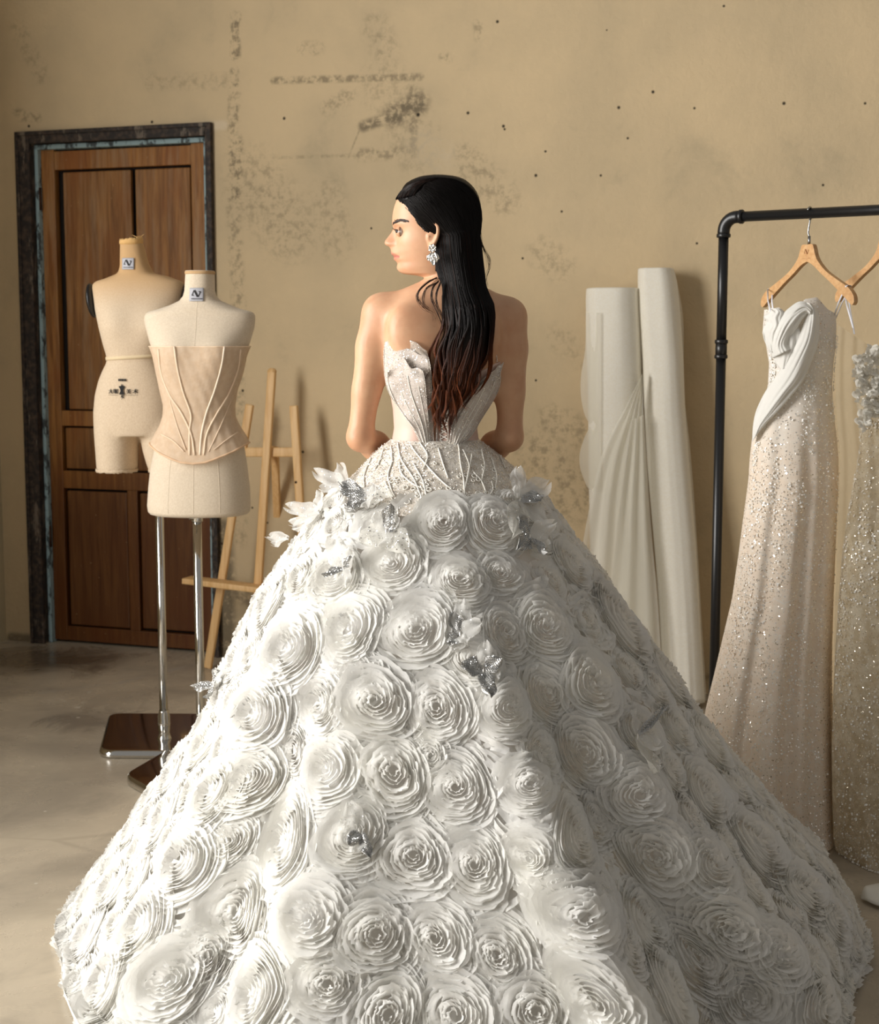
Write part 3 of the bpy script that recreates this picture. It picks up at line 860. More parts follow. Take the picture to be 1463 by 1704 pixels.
# ------------------------------------------------------------------ easel
NE = Nodes('pine'); co = NE.coord('Object')
g = NE.noise(NE.mapping(co, (40, 40, 2.5)), 1.2, 5, 0.6, 1.0)
NE.set(color=NE.mix(NE.ramp(g, 0.3, 0.7), lin(214, 168, 108), lin(232, 193, 138)), rough=0.5, spec=0.4, normal=NE.bump(g, 0.08, 0.003))
M_PINE = NE.m
EY0 = PF(346, 1112)[1]; EX0 = PF(346, 1112)[0]
es = root('easel', (PF(430, 1118)[0], EY0, 0), 'light pine artist easel leaning beside the door', 'easel')
def ept(px, py):   # the front frame leans back 0.20 m over its height
    Y = EY0
    for _ in range(4):
        p = P(px, py, Y); Y = EY0 + 0.07 * p[2] - math.tan(YAW) * (p[0] - EX0)
    return p
sd = WD
W_, D_ = 0.036, 0.020
FWDV = WN
def ebar(name, a, b, w, d, off=0.0, bev=0.005):
    A_, B_ = ept(*a) + FWDV * off, ept(*b) + FWDV * off
    return bar(MB(), A_, B_, w, d, sd, bev).build(name, M_PINE, es)
ebar('leg', (416, 673), (346, 1112), W_, D_)
ebar('leg', (489, 675), (518, 1132), W_, D_)
ms = ebar('mast', (456.5, 618), (431, 1010), W_, D_, 0.022)
a, b = ept(456.5, 614), ept(455, 640)
cap_ = MB(); R = np.stack([sd, np.cross((a - b) / np.linalg.norm(a - b), sd), (a - b) / np.linalg.norm(a - b)], 1)
an = np.linspace(0, pi, 13); pr_ = np.array([[W_ / 2 * cos(t), 0, W_ / 2 * sin(t)] for t in an])
front_ = ept(456.3, 619) + FWDV * 0.022
cap_.add(np.vstack([(pr_ + [0, y, -0.001]) @ R.T + front_ for y in (-D_ / 2 + .001, D_ / 2 - .001)]), [tuple(range(13)), tuple(reversed(range(13, 26)))] + [(i, i + 13, (i + 1) % 13 + 13, (i + 1) % 13) for i in range(13)])
cap_.build('mast_top', M_PINE, es)
ebar('crossbar', (402, 752.5), (494, 752.5), 0.04, 0.016, 0.001).parent = es
A_, B_ = ept(338, 963), ept(470, 979)
shv = MB(); d_ = (B_ - A_); d_ /= np.linalg.norm(d_)
shv.box((A_ + B_) / 2 + FWDV * 0.062, (np.linalg.norm(B_ - A_) * 1.25, 0.085, 0.024), frame_rows(d_, [0, 0, 1]), 0.003)
shv.build('shelf', M_PINE, es)
ebar('lower_crossbar', (366, 974), (505, 982), 0.036, 0.016, 0.001)
A_ = ept(452, 745) + np.array([0.01, 0.03, 0]); B_ = np.array([A_[0] - .03, EY0 + 0.48, 0.0])
B_ = A_ + (B_ - A_) * 1.0
bar(MB(), A_, B_, W_ * .9, D_, sd, 0.004).build('rear_leg', M_PINE, es)
M_KNOT = simple('dark_hole', lin(60, 38, 20), 0.9)
for (x, y) in ((371, 904), (494, 802), (498, 856)):
    c = ept(x, y) + FWDV * (D_ / 2 + .0005)
    h_ = MB(); h_.tube([c, c + FWDV * .0012], 0.0055, 14); h_.build('peg_hole', M_KNOT, es)

# ------------------------------------------------------------------ rolls of tulle
NT = Nodes('tulle_roll_cloth'); co = NT.coord('Object')
fine = NT.noise(NT.mapping(co, (50, 50, 50)), 3, 4, .6)
NT.cloth(NT.mix(NT.ramp(fine, .3, .7), lin(244, 238, 222), lin(248, 244, 232)), 0.12, 0.0, NT.bump(NT.noise(NT.mapping(co, (3, 3, 14)), 3, 4), .25, .01))
M_ROLL = NT.m
NS = Nodes('sheer_tulle'); co = NS.coord('Object')
NS.cloth(lin(246, 243, 232), 0.35, 0.5)
M_SHEER = NS.m
M_CARD = simple('cardboard_core', lin(170, 140, 100), 0.9)
def roll(name, label, rows, Yw, tops, dy_bottom):
    """rows: (py, L, R); Yw: depth of the axis at the top, leaning out towards the floor"""
    zs_ = []; n = 56; an = np.linspace(-pi, pi, n + 1)[:-1]
    z0 = P(rows[0][1], rows[0][0], Yw)[2]
    fy = lambda z: Yw - dy_bottom * (1 - z / z0)
    R_ = []
    for (py, L, R) in rows:
        Y = Yw
        for _ in range(4):
            a, b = P(L, py, Y), P(R, py, Y); Y = fy(a[2])
        R_.append((max(a[2], 0.002), (a[0] + b[0]) / 2, (b[0] - a[0]) / 2, Y))
    R_ = np.array(R_)[::-1]
    z = np.linspace(R_[0, 0], R_[-1, 0], 80)
    cx, r, Y = [np.interp(z, R_[:, 0], R_[:, k]) for k in (1, 2, 3)]
    nz = (vnoise(an[None, :] * 2.2 + 9, z[:, None] * 2.0, 3) - .5) * 0.010 + (vnoise(an[None, :] * 6 + 9, z[:, None] * 1.2, 4) - .5) * 0.006
    rr = r[:, None] + nz
    A = np.stack([cx[:, None] + rr * np.sin(an), Y[:, None] - np.minimum(rr, .125) * np.cos(an), np.broadcast_to(z[:, None], rr.shape)], -1)
    # rolled-in top rim
    top = A[-1]; c = np.array([cx[-1], Y[-1], z[-1]])
    add = [c + (top - c) * 0.985 + [0, 0, .006], c + (top - c) * 0.93 + [0, 0, .008], c + (top - c) * 0.80 + [0, 0, .003], c + (top - c) * 0.42 + [0, 0, 0.0], c + (top - c) * 0.40 + [0, 0, -.05]]
    rt = root(name, (cx[0], Y[0], 0), label, 'fabric roll', 'tulle rolls against the wall')
    MB().loft(np.concatenate([A, np.array(add)])).build('rolled_cloth', M_ROLL, rt)
    k = MB(); k.loft(np.array([c + (top - c) / np.linalg.norm(top - c, axis=1)[:, None] * q + [0, 0, h] for q, h in ((.038, -.04), (.038, .004), (.032, .004), (.032, -.04))]))
    k.build('core_tube', M_CARD, rt)
    return rt, fy, R_
wy = lambda px: PW(px, 800)[1]
r1, fy1, RR1 = roll('tulle_roll', 'thick white tulle roll, the shorter of two leaning on the wall', [(483, 975, 1065), (500, 974.5, 1065.5), (600, 977, 1068), (700, 980, 1071), (800, 981, 1075), (900, 982, 1080), (1000, 984, 1086), (1130, 987, 1094)], wy(1020) - .135, None, 0.16)
r2, fy2, RR2 = roll('tulle_roll', 'taller white tulle roll with loose cloth, beside the shorter roll', [(450, 1061, 1121), (470, 1061, 1126), (520, 1063, 1131), (600, 1069, 1137), (680, 1073, 1140), (780, 1079, 1148), (900, 1088, 1158), (1000, 1096, 1164), (1165, 1105, 1172)], wy(1095) - .115, None, 0.16)
def sheet(name, left, right, n, m, parent, Yf, mat, wav=0.008, freq=7, seed=0):
    """loose cloth between two pixel lines, Yf(u,v,z) is its depth"""
    Lp, Rp = spline(left, n), spline(right, n)
    A = np.zeros((n, m, 3))
    for i in range(n):
        for j in range(m):
            v = j / (m - 1); q = Lp[i] * (1 - v) + Rp[i] * v
            z = P(q[0], q[1], 5.5)[2]
            Y = Yf(v, i / (n - 1), max(z, 0)) - wav * sin(v * freq * pi + seed + 1.2 * i / n)
            A[i, j] = P(q[0], q[1], Y); A[i, j, 2] = max(A[i, j, 2], 0.004)
    return MB().grid(A).build(name, mat, parent)
sheet('loose_tulle', [(1069, 622), (1040, 680), (1008, 740), (990, 800), (978, 860), (968, 920), (960, 1010), (955, 1100)], [(1070, 625), (1072, 700), (1078, 800), (1084, 900), (1096, 1000), (1100, 1150), (1104, 1160), (1106, 1166)], 46, 40, r1, lambda v, u, z: fy1(z) - .125 - .03 * u, M_SHEER, .010, 9)
sheet('loose_tulle', [(1050, 700), (1042, 760), (1030, 850), (1020, 950), (1010, 1050), (1000, 1150)], [(1072, 690), (1076, 760), (1082, 850), (1090, 950), (1098, 1050), (1104, 1160)], 30, 24, r1, lambda v, u, z: fy1(z) - .150 - .03 * u, M_SHEER, .010, 5, 1)
# cloth edge billowing out on the left of the shorter roll
sheet('billowing_edge', [(975, 520), (974, 580), (967, 625), (967, 660), (973, 690), (981, 708), (972, 730), (965, 755), (966, 780), (975, 805), (981, 815)], [(1000, 520), (1000, 580), (1000, 625), (1000, 660), (1000, 690), (1000, 708), (1000, 730), (1000, 755), (1000, 780), (1000, 805), (1000, 815)], 40, 12, r1, lambda v, u, z: fy1(z) - .02 - .08 * v, M_SHEER, .004, 3)
sheet('loose_tulle', [(1112, 455), (1118, 500), (1122, 560), (1128, 640), (1134, 760), (1142, 900), (1148, 1020), (1150, 1160)], [(1124, 455), (1136, 520), (1138, 580), (1137, 640), (1150, 760), (1160, 900), (1167, 1020), (1176, 1166)], 40, 12, r2, lambda v, u, z: fy2(z) - .05 + .05 * v, M_SHEER, .004, 3)
# ------------------------------------------------------------------ garment rack
M_PIPE = Nodes('black_painted_pipe').set(color=lin(20, 20, 21), rough=0.36, spec=0.5).m
PY_ = 4.45
p_top = P(1205, 362, PY_)
RA = radians(35)
RD = np.array([cos(RA), -sin(RA), 0.0])          # along the bar, to the right and nearer
ZB = p_top[2]
rack = root('garment_rack', (p_top[0], p_top[1], 0), 'black pipe clothes rack on the right holding the hanging gowns', 'clothes rack')
rp = 0.0148
base0 = np.array([p_top[0], p_top[1], 0]); BL = 1.55
zmid = P(1199, 581, PY_)[2]
def pipe(name, a, b, r=rp): MB().tube([a, b], r, 20).build(name, M_PIPE, rack)
pipe('upright_pipe', base0 + [0, 0, .03], base0 + [0, 0, zmid - .02])
pipe('upright_pipe', base0 + [0, 0, zmid + .02], base0 + [0, 0, ZB - .05])
def fitting(name, pts, r, rings=()):
    m = MB().tube(pts, r, 20)
    for (c, d) in rings:
        d = np.asarray(d, float); m.tube([c - d * .006, c - d * .004, c + d * .004, c + d * .006], [r * 1.02, r * 1.14, r * 1.14, r * 1.02], 20)
    m.build(name, M_PIPE, rack)
Zv = np.array([0, 0, 1.0])
def elbow(base, s):
    pts = [base + Zv * (ZB - .052)] + [base + Zv * (ZB - .04 + .04 * sin(t)) + RD * s * (.04 - .04 * cos(t)) for t in np.linspace(0, pi / 2, 9)] + [base + Zv * ZB + RD * s * .054]
    fitting('elbow', pts, rp * 1.22, [(base + Zv * (ZB - .052), Zv), (base + Zv * ZB + RD * s * .054, RD)])
elbow(base0, 1)
base1 = base0 + RD * BL
elbow(base1, -1)
pipe('hanging_bar', base0 + Zv * ZB + RD * .05, base0 + Zv * ZB + RD * (BL - .05))
fitting('coupling', [base0 + Zv * (zmid - .024), base0 + Zv * (zmid + .024)], rp * 1.16, [(base0 + Zv * (zmid - .022), Zv), (base0 + Zv * (zmid + .022), Zv)])
pipe('upright_pipe', base1 + [0, 0, .03], base1 + [0, 0, ZB - .05])
RP_ = np.array([sin(RA), cos(RA), 0])
for b in (base0, base1):
    fitting('foot_tee', [b + Zv * .018 - RP_ * .05, b + Zv * .018 + RP_ * .05], rp * 1.2)
    pipe('foot_pipe', b + Zv * .018 - RP_ * .17, b + Zv * .018 + RP_ * .22)

# ------------------------------------------------------------------ hangers
NH = Nodes('beech'); co = NH.coord('Object')
g = NH.noise(NH.mapping(co, (9, 60, 60)), 1.5, 5, .6, .6)
NH.set(color=NH.mix(NH.ramp(g, .3, .7), lin(200, 152, 102), lin(216, 174, 124)), rough=0.42, normal=NH.bump(g, .05, .002))
M_BEECH = NH.m
M_STEEL = simple('hook_steel', lin(168, 168, 166), 0.22, 1.0)
M_BURN = simple('burnt_mark', lin(150, 98, 52), 0.7)
HA = radians(61)
HD = np.array([cos(HA), -sin(HA), 0.0]); HN = np.array([-sin(HA), -cos(HA), 0.0])
def hanger(name, label, s_bar, peak_dz, group):
    """s_bar: distance along the bar; local frame HD (right), Z"""
    c = base0 + RD * s_bar + Zv * ZB
    pk = c - Zv * peak_dz
    rt = root(name, pk, label, 'clothes hanger', group)
    top, n = [], 40
    pts_up = spline([(0.0, 0.0), (.020, 0.0), (.027, -.012), (.040, -.042), (.075, -.075), (.125, -.103), (.165, -.124), (.186, -.146), (.190, -.164)], n)
    pts_dn = spline([(0.0, -.048), (.012, -.052), (.03, -.062), (.058, -.083), (.088, -.103), (.125, -.130), (.158, -.155), (.180, -.172), (.188, -.168)], n)
    for s in (-1, 1):
        up, dn = pts_up.copy(), pts_dn.copy()
        d = .0075
        V = []
        for (q, o) in ((up, -d), (dn, -d), (dn, d), (up, d)):
            bow = -0.0 * q[:, :1]
            V.append(pk + HD * (s * q[:, :1]) + Zv * q[:, 1:2] - HN * o)
        A = np.stack(V, 1)
        if s < 0: A = A[:, ::-1]
        o = MB().loft(A).build('arm', M_BEECH, rt, smooth=False); bevel(o, .0025, 3, 50)
    hk = MB()
    hp = [pk - Zv * .004, pk + Zv * .022, pk + Zv * .030 - HD * .004, pk + Zv * .036 - HD * .005] + [pk + Zv * (peak_dz * .55) - HD * .003]
    rr_ = rp + .0028
    mid = c
    hp += [c - Zv * (rr_ + .004) + RP_ * .002]
    for t in np.linspace(-pi / 2, pi * .85, 16):
        hp.append(c + Zv * rr_ * sin(t) + RP_ * rr_ * cos(t))
    hk.tube(hp, .0026, 10); hk.tube([pk - Zv * .002, pk + Zv * .024], .0042, 12)
    hk.build('hook', M_STEEL, rt)
    fm = MB(); front = lambda x, z: (pk + HN * .0082)[None, None, :] + HD * np.asarray(x)[..., None] + Zv * np.asarray(z)[..., None]
    av_logo(fm, (0, -.020), .030, front, line=False, th=.06); 
    for (x0, x1) in ((-.016, -.006), (-.004, .001), (.004, .017)):
        fm.add(front(np.array([[x0, x1, x1, x0]]), np.array([[-.039, -.039, -.0382, -.0382]]))[0], [(0, 1, 2, 3)])
    fm.build('burnt_monogram', M_BURN, rt)
    return rt, pk
sb1 = 0.0
for it in range(60):
    q = proj(base0 + RD * sb1 + Zv * ZB)[0]
    sb1 += (1348 - q) / 640
h1, pk1 = hanger('hanger', 'pale wooden hanger holding the champagne sequin gown, nearest the rack upright', sb1, ZB - P(1346, 407, base0[1] + (RD * sb1)[1])[2], 'wooden hangers on the rack')
sb2 = sb1 + .225
h2, pk2 = hanger('hanger', 'wooden hanger cut off by the right edge, holding the ruffled sheer gown', sb2, ZB - pk1[2] - .012, 'wooden hangers on the rack')
D1 = pk1[1]

# ------------------------------------------------------------------ gown on the first hanger
NG = Nodes('champagne_lace'); co = NG.coord('Object')
v = NG.n('ShaderNodeTexVoronoi', feature='DISTANCE_TO_EDGE'); v.inputs['Scale'].default_value = 17; NG.link(NG.vec('ADD', co, NG.vec('SCALE', (1, 1, 1), scale=NG.math('MULTIPLY', NG.noise(co, 12, 3), .10))), v.inputs['Vector'])
lace = NG.ramp(v.outputs['Distance'], 0.0, .035, 1, 0)
sq = NG.noise(NG.mapping(co, (1, 1, 1), (2, 8, 1)), 30, 6, .7)
sp_ = NG.n('ShaderNodeSeparateXYZ'); NG.link(co, sp_.inputs[0])
cc = NG.mix(NG.math('MULTIPLY', lace, NG.ramp(NG.noise(co, 8, 3), .42, .55, 0, .75)), NG.mix(NG.ramp(sq, .4, .65), lin(246, 229, 209), lin(248, 236, 220)), lin(246, 240, 230))
cc = NG.mix(NG.ramp(sp_.outputs['Z'], 1.0, 1.35, 0, .75), cc, lin(238, 234, 226))
NG.cloth(cc, 0.12, 0.0, NG.bump(sq, .35, .004)); NG.glitter(330, 0.075, lin(255, 250, 240))
M_CHAMP = NG.m
NO = Nodes('white_organza_drape'); co = NO.coord('Object')
NO.cloth(lin(248, 246, 240), 0.22, 0.05, NO.bump(NO.noise(NO.mapping(co, (40, 40, 8)), 2, 4), .2, .003))
M_ORG = NO.m
M_RIB = Nodes('white_satin_ribbon').set(color=lin(232, 232, 238), rough=0.35).m
M_SEQ = Nodes('silver_sequin').set(color=lin(252, 250, 244), rough=0.25, metal=0.12).m

def gown_loft(rows, Yc0, fold_k, seed, Yc1=None):
    """rows (py, L, R, front depth): silhouette of a hanging gown; returns surface function s(th, t) and arrays"""
    R_ = []
    for i, (py, L, R, d) in enumerate(rows):
        f = i / (len(rows) - 1)
        Y = Yc0 + ((Yc1 - Yc0) * f if Yc1 else 0)
        a, b = P(L, py, Y), P(R, py, Y)
        R_.append((max(a[2], .004), (a[0] + b[0]) / 2, (b[0] - a[0]) / 2, Y, d))
    R_ = np.array(R_); T = np.linspace(0, 1, len(R_))
    def s(thv, t, off=0.0):
        thv, t = np.broadcast_arrays(np.asarray(thv, float), np.asarray(t, float))
        z, cx, a, Y, d = [np.interp(t, T, R_[:, k]) for k in range(5)]
        amp = np.interp(t, [0, .25, .45, .7, 1], [.0, .02, .07, .13, .2])
        fo = sum(np.cos(thv * k + ph + t * .8) * w for k, ph, w in fold_k)
        fo2 = 1 + amp * fo * np.clip(np.cos(thv) * 1.4, .15, 1)
        x = cx + np.sin(thv) * (a + off) * (1 + amp * .12 * fo)
        y = Y - np.cos(thv) * (d * fo2 + off)
        return np.stack([x, y, z], -1)
    return s, R_, T
G1 = [(512, 1272, 1391, .07), (540, 1270, 1391, .085), (575, 1276, 1390, .085), (605, 1281, 1386, .08), (640, 1279, 1384, .075), (670, 1272, 1385, .08), (700, 1260, 1388, .09), (735, 1252, 1392, .10), (765, 1249, 1394, .105), (800, 1247, 1394, .11),
      (860, 1239, 1391, .115), (930, 1230, 1388, .12), (1000, 1220, 1385, .13), (1060, 1206, 1383, .14), (1120, 1192, 1382, .15), (1180, 1178, 1383, .165), (1240, 1166, 1384, .18), (1300, 1158, 1385, .19), (1360, 1152, 1387, .20), (1432, 1150, 1390, .205)]
sG1, R1_, T1_ = gown_loft(G1, D1, [(7, .4, .45), (11, 1.9, .35), (17, .2, .2), (4, 2.2, .3)], 1, D1 - .06)
gown1 = root('gown', (R1_[-1, 1], R1_[-1, 3], 0), 'champagne sequin lace gown with white organza draped bodice on the first hanger', 'gown', 'gowns on the rack')
nt, nh = 120, 180
tt = np.linspace(0, 1, nt); hh = np.linspace(-pi, pi, nh + 1)[:-1]
A = sG1(hh[None, :], tt[:, None])
# sweetheart neckline: lower the front top edge between the cups
edge = np.interp(np.sin(hh), [-1, -.7, -.35, -.05, .3, .65, 1], [-.006, .0, -.035, .022, .028, -.006, -.02])
kz = np.clip(1 - tt / .10, 0, 1)[:, None]
A[:, :, 2] += kz * (edge * (np.cos(hh) > 0) - .05 * (np.cos(hh) <= 0))[None, :]
MB().grid(A, cv=True).build('lace_body', M_CHAMP, gown1)
def sequins(name, sfun, n, parent, mat, seed, dens=None, r0=.0016, r1=.0032, thr=(-1.35, 1.35), tr=(.08, .98), off=.004, mb=None):
    r = np.random.default_rng(seed); m = mb or MB()
    th_, t_ = r.uniform(*thr, n * 4), r.uniform(*tr, n * 4)
    if dens is not None:
        keep = r.random(n * 4) < dens(th_, t_); th_, t_ = th_[keep], t_[keep]
    th_, t_ = th_[:n], t_[:n]; n = len(th_)
    c = sfun(th_, t_, off); nn = np.stack([np.sin(th_), -np.cos(th_), np.zeros(n)], -1) + r.normal(0, .5, (n, 3)); nn /= np.linalg.norm(nn, axis=1)[:, None]
    u = np.cross(nn, [0, 0, 1.0]); u /= np.linalg.norm(u, axis=1)[:, None]; w = np.cross(nn, u)
    rad = r.uniform(r0, r1, n)
    an = np.arange(6) * pi / 3
    V = c[:, None, :] + rad[:, None, None] * (np.cos(an)[None, :, None] * u[:, None, :] + np.sin(an)[None, :, None] * w[:, None, :])
    V = np.concatenate([V, (c + nn * .0005)[:, None, :]], 1)
    Fc = (np.arange(n)[:, None, None] * 7 + np.array([[k, (k + 1) % 6, 6] for k in range(6)])[None]).reshape(-1, 3)
    m.add(V.reshape(-1, 3), Fc)
    if mb is None:
        o = m.build(name, mat, parent, smooth=False); o['kind'] = 'stuff'
        return o
dn = lambda a, t: (vnoise(a * 5 + 10, t * 14 + 3, 6) > .62) * np.clip(1.25 - t, .25, 1) + .05
sequins('sequins', sG1, 2600, gown1, M_SEQ, 11, dn)
# draped organza: swathes given by pixel edge lines, lying on the lace
def surf_px(sfun, grid_t, grid_th):
    Q = sfun(grid_th[None, :], grid_t[:, None]); q = proj(Q)
    return Q.reshape(-1, 3), q.reshape(-1, 2)
Qg, qg = surf_px(sG1, np.linspace(0, .6, 160), np.linspace(-1.5, 1.5, 160))
def on_surf(px, py, Qs, qs):
    d = ((qs - [px, py]) ** 2).sum(1); i = int(np.argmin(d)); return Qs[i][1]
def swathe(name, left, right, parent, mat, n=40, m=30, pleats=7, amp=.004, off=.014, puff=.02, seed=0, Q=None, q=None):
    Lp, Rp = spline(left, n), spline(right, n)
    A = np.zeros((n, m, 3)); Q = Qg if Q is None else Q; q = qg if q is None else q
    ys = np.zeros((n, m)); px = np.zeros((n, m, 2))
    for i in range(n):
        for j in range(m):
            v = j / (m - 1); px[i, j] = Lp[i] * (1 - v) + Rp[i] * v
            ys[i, j] = on_surf(px[i, j, 0], px[i, j, 1], Q, q)
    for _ in range(3):
        ys[1:-1] = (ys[:-2] + ys[1:-1] * 2 + ys[2:]) / 4; ys[:, 1:-1] = (ys[:, :-2] + ys[:, 1:-1] * 2 + ys[:, 2:]) / 4
    for i in range(n):
        for j in range(m):
            v = j / (m - 1); u = i / (n - 1)
            Y = ys[i, j] - off - puff * sin(pi * v) - amp * (abs(sin(v * pleats * pi + seed + 1.5 * sin(u * 2.2 + seed))) * (.35 + .9 * float(vnoise(np.array(v * 6.), np.array(u * 2.5), seed + 20))) + 1.2 * float(vnoise(np.array(v * 11. + 1.4 * u), np.array(u * 3.), seed + 30)))
            A[i, j] = P(px[i, j, 0], px[i, j, 1], Y)
    o = MB().grid(A).build(name, mat, parent); solid(o, .0012)
    return o
swathe('organza_drape', [(1278, 512), (1282, 518), (1271, 527), (1277, 536), (1270, 548), (1272, 566), (1281, 584)], [(1300, 514), (1306, 520), (1307, 530), (1304, 545), (1298, 560), (1294, 575), (1290, 590)], gown1, M_ORG, 30, 22, 5, .0045, .012, .018, 1)
swathe('organza_drape', [(1285, 596), (1282, 575), (1290, 545), (1304, 522), (1318, 509), (1330, 502), (1342, 503), (1352, 512)], [(1318, 580), (1312, 570), (1320, 555), (1328, 543), (1334, 533), (1340, 527), (1344, 524), (1347, 526)], gown1, M_ORG, 46, 30, 6, .0045, .018, .024, 2)
swathe('organza_drape', [(1342, 503), (1344, 512), (1340, 530), (1330, 560), (1314, 590), (1296, 620), (1275, 650), (1260, 680), (1254, 705), (1252, 735)], [(1352, 506), (1362, 520), (1364, 545), (1361, 575), (1350, 605), (1336, 635), (1316, 660), (1294, 685), (1272, 708), (1258, 726)], gown1, M_ORG, 56, 30, 5, .0040, .016, .020, 3)
swathe('organza_drape', [(1284, 570), (1286, 590), (1292, 606), (1300, 615)], [(1330, 545), (1335, 560), (1326, 585), (1310, 612)], gown1, M_ORG, 26, 24, 4, .0035, .012, .012, 4)
# ribbon loops up to the hanger
def ribbon(parent, a, b, w=.006):
    pts = np.array([a, (a + b) / 2 + HN * .004, b]); u = HD
    A = np.stack([pts - u * w / 2, pts + u * w / 2], 1)
    o = MB().grid(A).build('strap', M_RIB, parent); solid(o, .0008)
def hpt(pk, x, dz): return pk + HD * x + Zv * dz
for (x, pxa, pxb) in ((-.158, (1282, 518), (1287, 520)), (.160, (1387, 530), (1390, 532))):
    s = 1 if x > 0 else -1
    tpt = hpt(pk1, x, -.1205)
    ribbon(gown1, tpt + HN * .009, P(*pxa, D1 - .085 if x < 0 else D1 - .02)); ribbon(gown1, tpt - HN * .009, P(*pxb, D1 + .05))
    o = MB().grid(np.stack([np.array([tpt + HN * .009, tpt + Zv * .002 + HN * .004, tpt + Zv * .002 - HN * .004, tpt - HN * .009]) + HD * w for w in (-.003, .003)], 1)).build('strap', M_RIB, gown1); solid(o, .0008)

# ------------------------------------------------------------------ second gown, cut by the right edge
ND = Nodes('sparkling_beige_net'); co = ND.coord('Object')
nz = ND.noise(co, 40, 5, .65)
ND.cloth(ND.mix(ND.ramp(nz, .38, .62), lin(212, 196, 166), lin(232, 221, 198)), 0.2, ND.ramp(ND.noise(co, 9, 3), .4, .7, .05, .22), ND.bump(nz, .4, .004)); ND.glitter(420, 0.07, lin(255, 246, 230))
M_BEIGE = ND.m
NQ = Nodes('sheer_beige_net'); co = NQ.coord('Object')
NQ.cloth(lin(206, 194, 170), 0.4, 0.70)
M_BNET = NQ.m
D2 = pk2[1]
G2 = [(600, 1424, 1590, .08), (650, 1425, 1590, .09), (700, 1430, 1586, .085), (740, 1432, 1584, .085), (790, 1424, 1596, .09), (850, 1412, 1610, .11), (920, 1403, 1626, .13), (1000, 1397, 1640, .15), (1080, 1392, 1654, .17), (1160, 1389, 1668, .19), (1240, 1387, 1680, .21), (1320, 1388, 1690, .23), (1390, 1390, 1698, .24), (1440, 1394, 1700, .25), (1474, 1402, 1700, .25)]
sG2, R2_, T2_ = gown_loft(G2, D2, [(9, .4, .5), (13, 1.1, .4), (21, .2, .2)], 2, D2 - .12)
gown2 = root('gown', (R2_[-1, 1], R2_[-1, 3], 0), 'sheer beige glitter gown with white ruffled bust at the right edge', 'gown', 'gowns on the rack')
tt = np.linspace(0, 1, 110)
A = sG2(hh[None, :], tt[:, None]); 
A[-1, :, 2] = np.maximum(.004, A[-1, :, 2]); MB().grid(A, cv=True).build('net_body', M_BEIGE, gown2)
sequins('sequins', sG2, 2600, gown2, M_SEQ, 12, lambda a, t: (vnoise(a * 4 + 10, t * 9 + 3, 8) > .42) * 1.0 + .1, .0014, .0034, (-1.5, .3), (.1, .99))
# long sheer overlay falling beside the first gown
sheet('sheer_overlay', [(1394, 540), (1391, 600), (1392, 680), (1398, 760), (1396, 860), (1390, 1000), (1386, 1150), (1385, 1300), (1387, 1420)], [(1462, 585), (1464, 640), (1468, 700), (1474, 760), (1480, 860), (1490, 1000), (1500, 1150), (1510, 1300), (1520, 1420)], 46, 30, gown2, lambda v, u, z: D2 - .02 + .03 * (1 - u) - .10 * sin(v * 1.4) - .08 * u, M_BNET, .008, 7)
# ruffled petals on the bust
NP_ = Nodes('ruffle_organza'); NP_.cloth(lin(246, 243, 234), .25, .08); M_PET = NP_.m
r_ = np.random.default_rng(21)
rufs = MB()
for i in range(420):
    u_, v_ = r_.random(), r_.random()
    px = 1424 + 110 * u_ + 10 * v_; py = 600 - 62 * min(1, u_ * 1.6) + v_ * 120
    if px < 1428 and py < 560: continue
    c = P(px, py, D2 - .10 - r_.uniform(0, .03))
    d = np.array([r_.normal(-.3, .6), -.5, r_.normal(.35, .5)]); d /= np.linalg.norm(d)
    s = np.cross(d, [r_.normal(0, .3), 1, r_.normal(0, .3)]); s /= np.linalg.norm(s); nrm = np.cross(s, d)
    L, W = r_.uniform(.012, .024), r_.uniform(.007, .013)
    a = np.linspace(0, 1, 6)[:, None]; b = np.linspace(-1, 1, 6)[None, :]
    wd = np.sqrt(np.clip(np.sin(pi * (a * .82 + .12)), 0, 1))
    V = c + (a * L)[..., None] * d + (b * W * wd)[..., None] * s + ((.006 * b ** 2 * a + .005 * np.sin(a * 3) + .002 * np.sin(b * 6 + a * 4)))[..., None] * nrm
    rufs.grid(V)
ro = rufs.build('bust_ruffles', M_PET, gown2); ro['kind'] = 'stuff'
tpt = hpt(pk2, -.158, -.1205)
ribbon(gown2, tpt + HN * .009, P(1420, 546, D2 - .03)); ribbon(gown2, tpt - HN * .009, P(1422, 556, D2 + .04))
# white satin hem lying on the floor in front
n_ = 24
hem = [(1433, 1497), (1436, 1488), (1446, 1478), (1462, 1470), (1490, 1464), (1530, 1462)]; low = [(1434, 1499), (1440, 1505), (1452, 1511), (1468, 1516), (1495, 1519), (1530, 1520)]
Hp, Lp = spline(hem, n_), spline(low, n_)
A = np.zeros((n_, 10, 3))
for i in range(n_):
    a, b = PF(*Lp[i]), PF(*Hp[i])
    hgt = .030 * min(1, (i + .5) / 6)
    for j in range(10):
        u = j / 9; A[i, j] = a + (b - a) * u * .6; A[i, j, 2] = .004 + hgt * sin(pi * (.08 + .62 * u)) 
so = MB().grid(A).build('satin_hem', Nodes('white_satin').set(color=lin(230, 226, 214), rough=.5).m, gown2); solid(so, .004)
so['label'] = 'white satin hem lying on the floor'
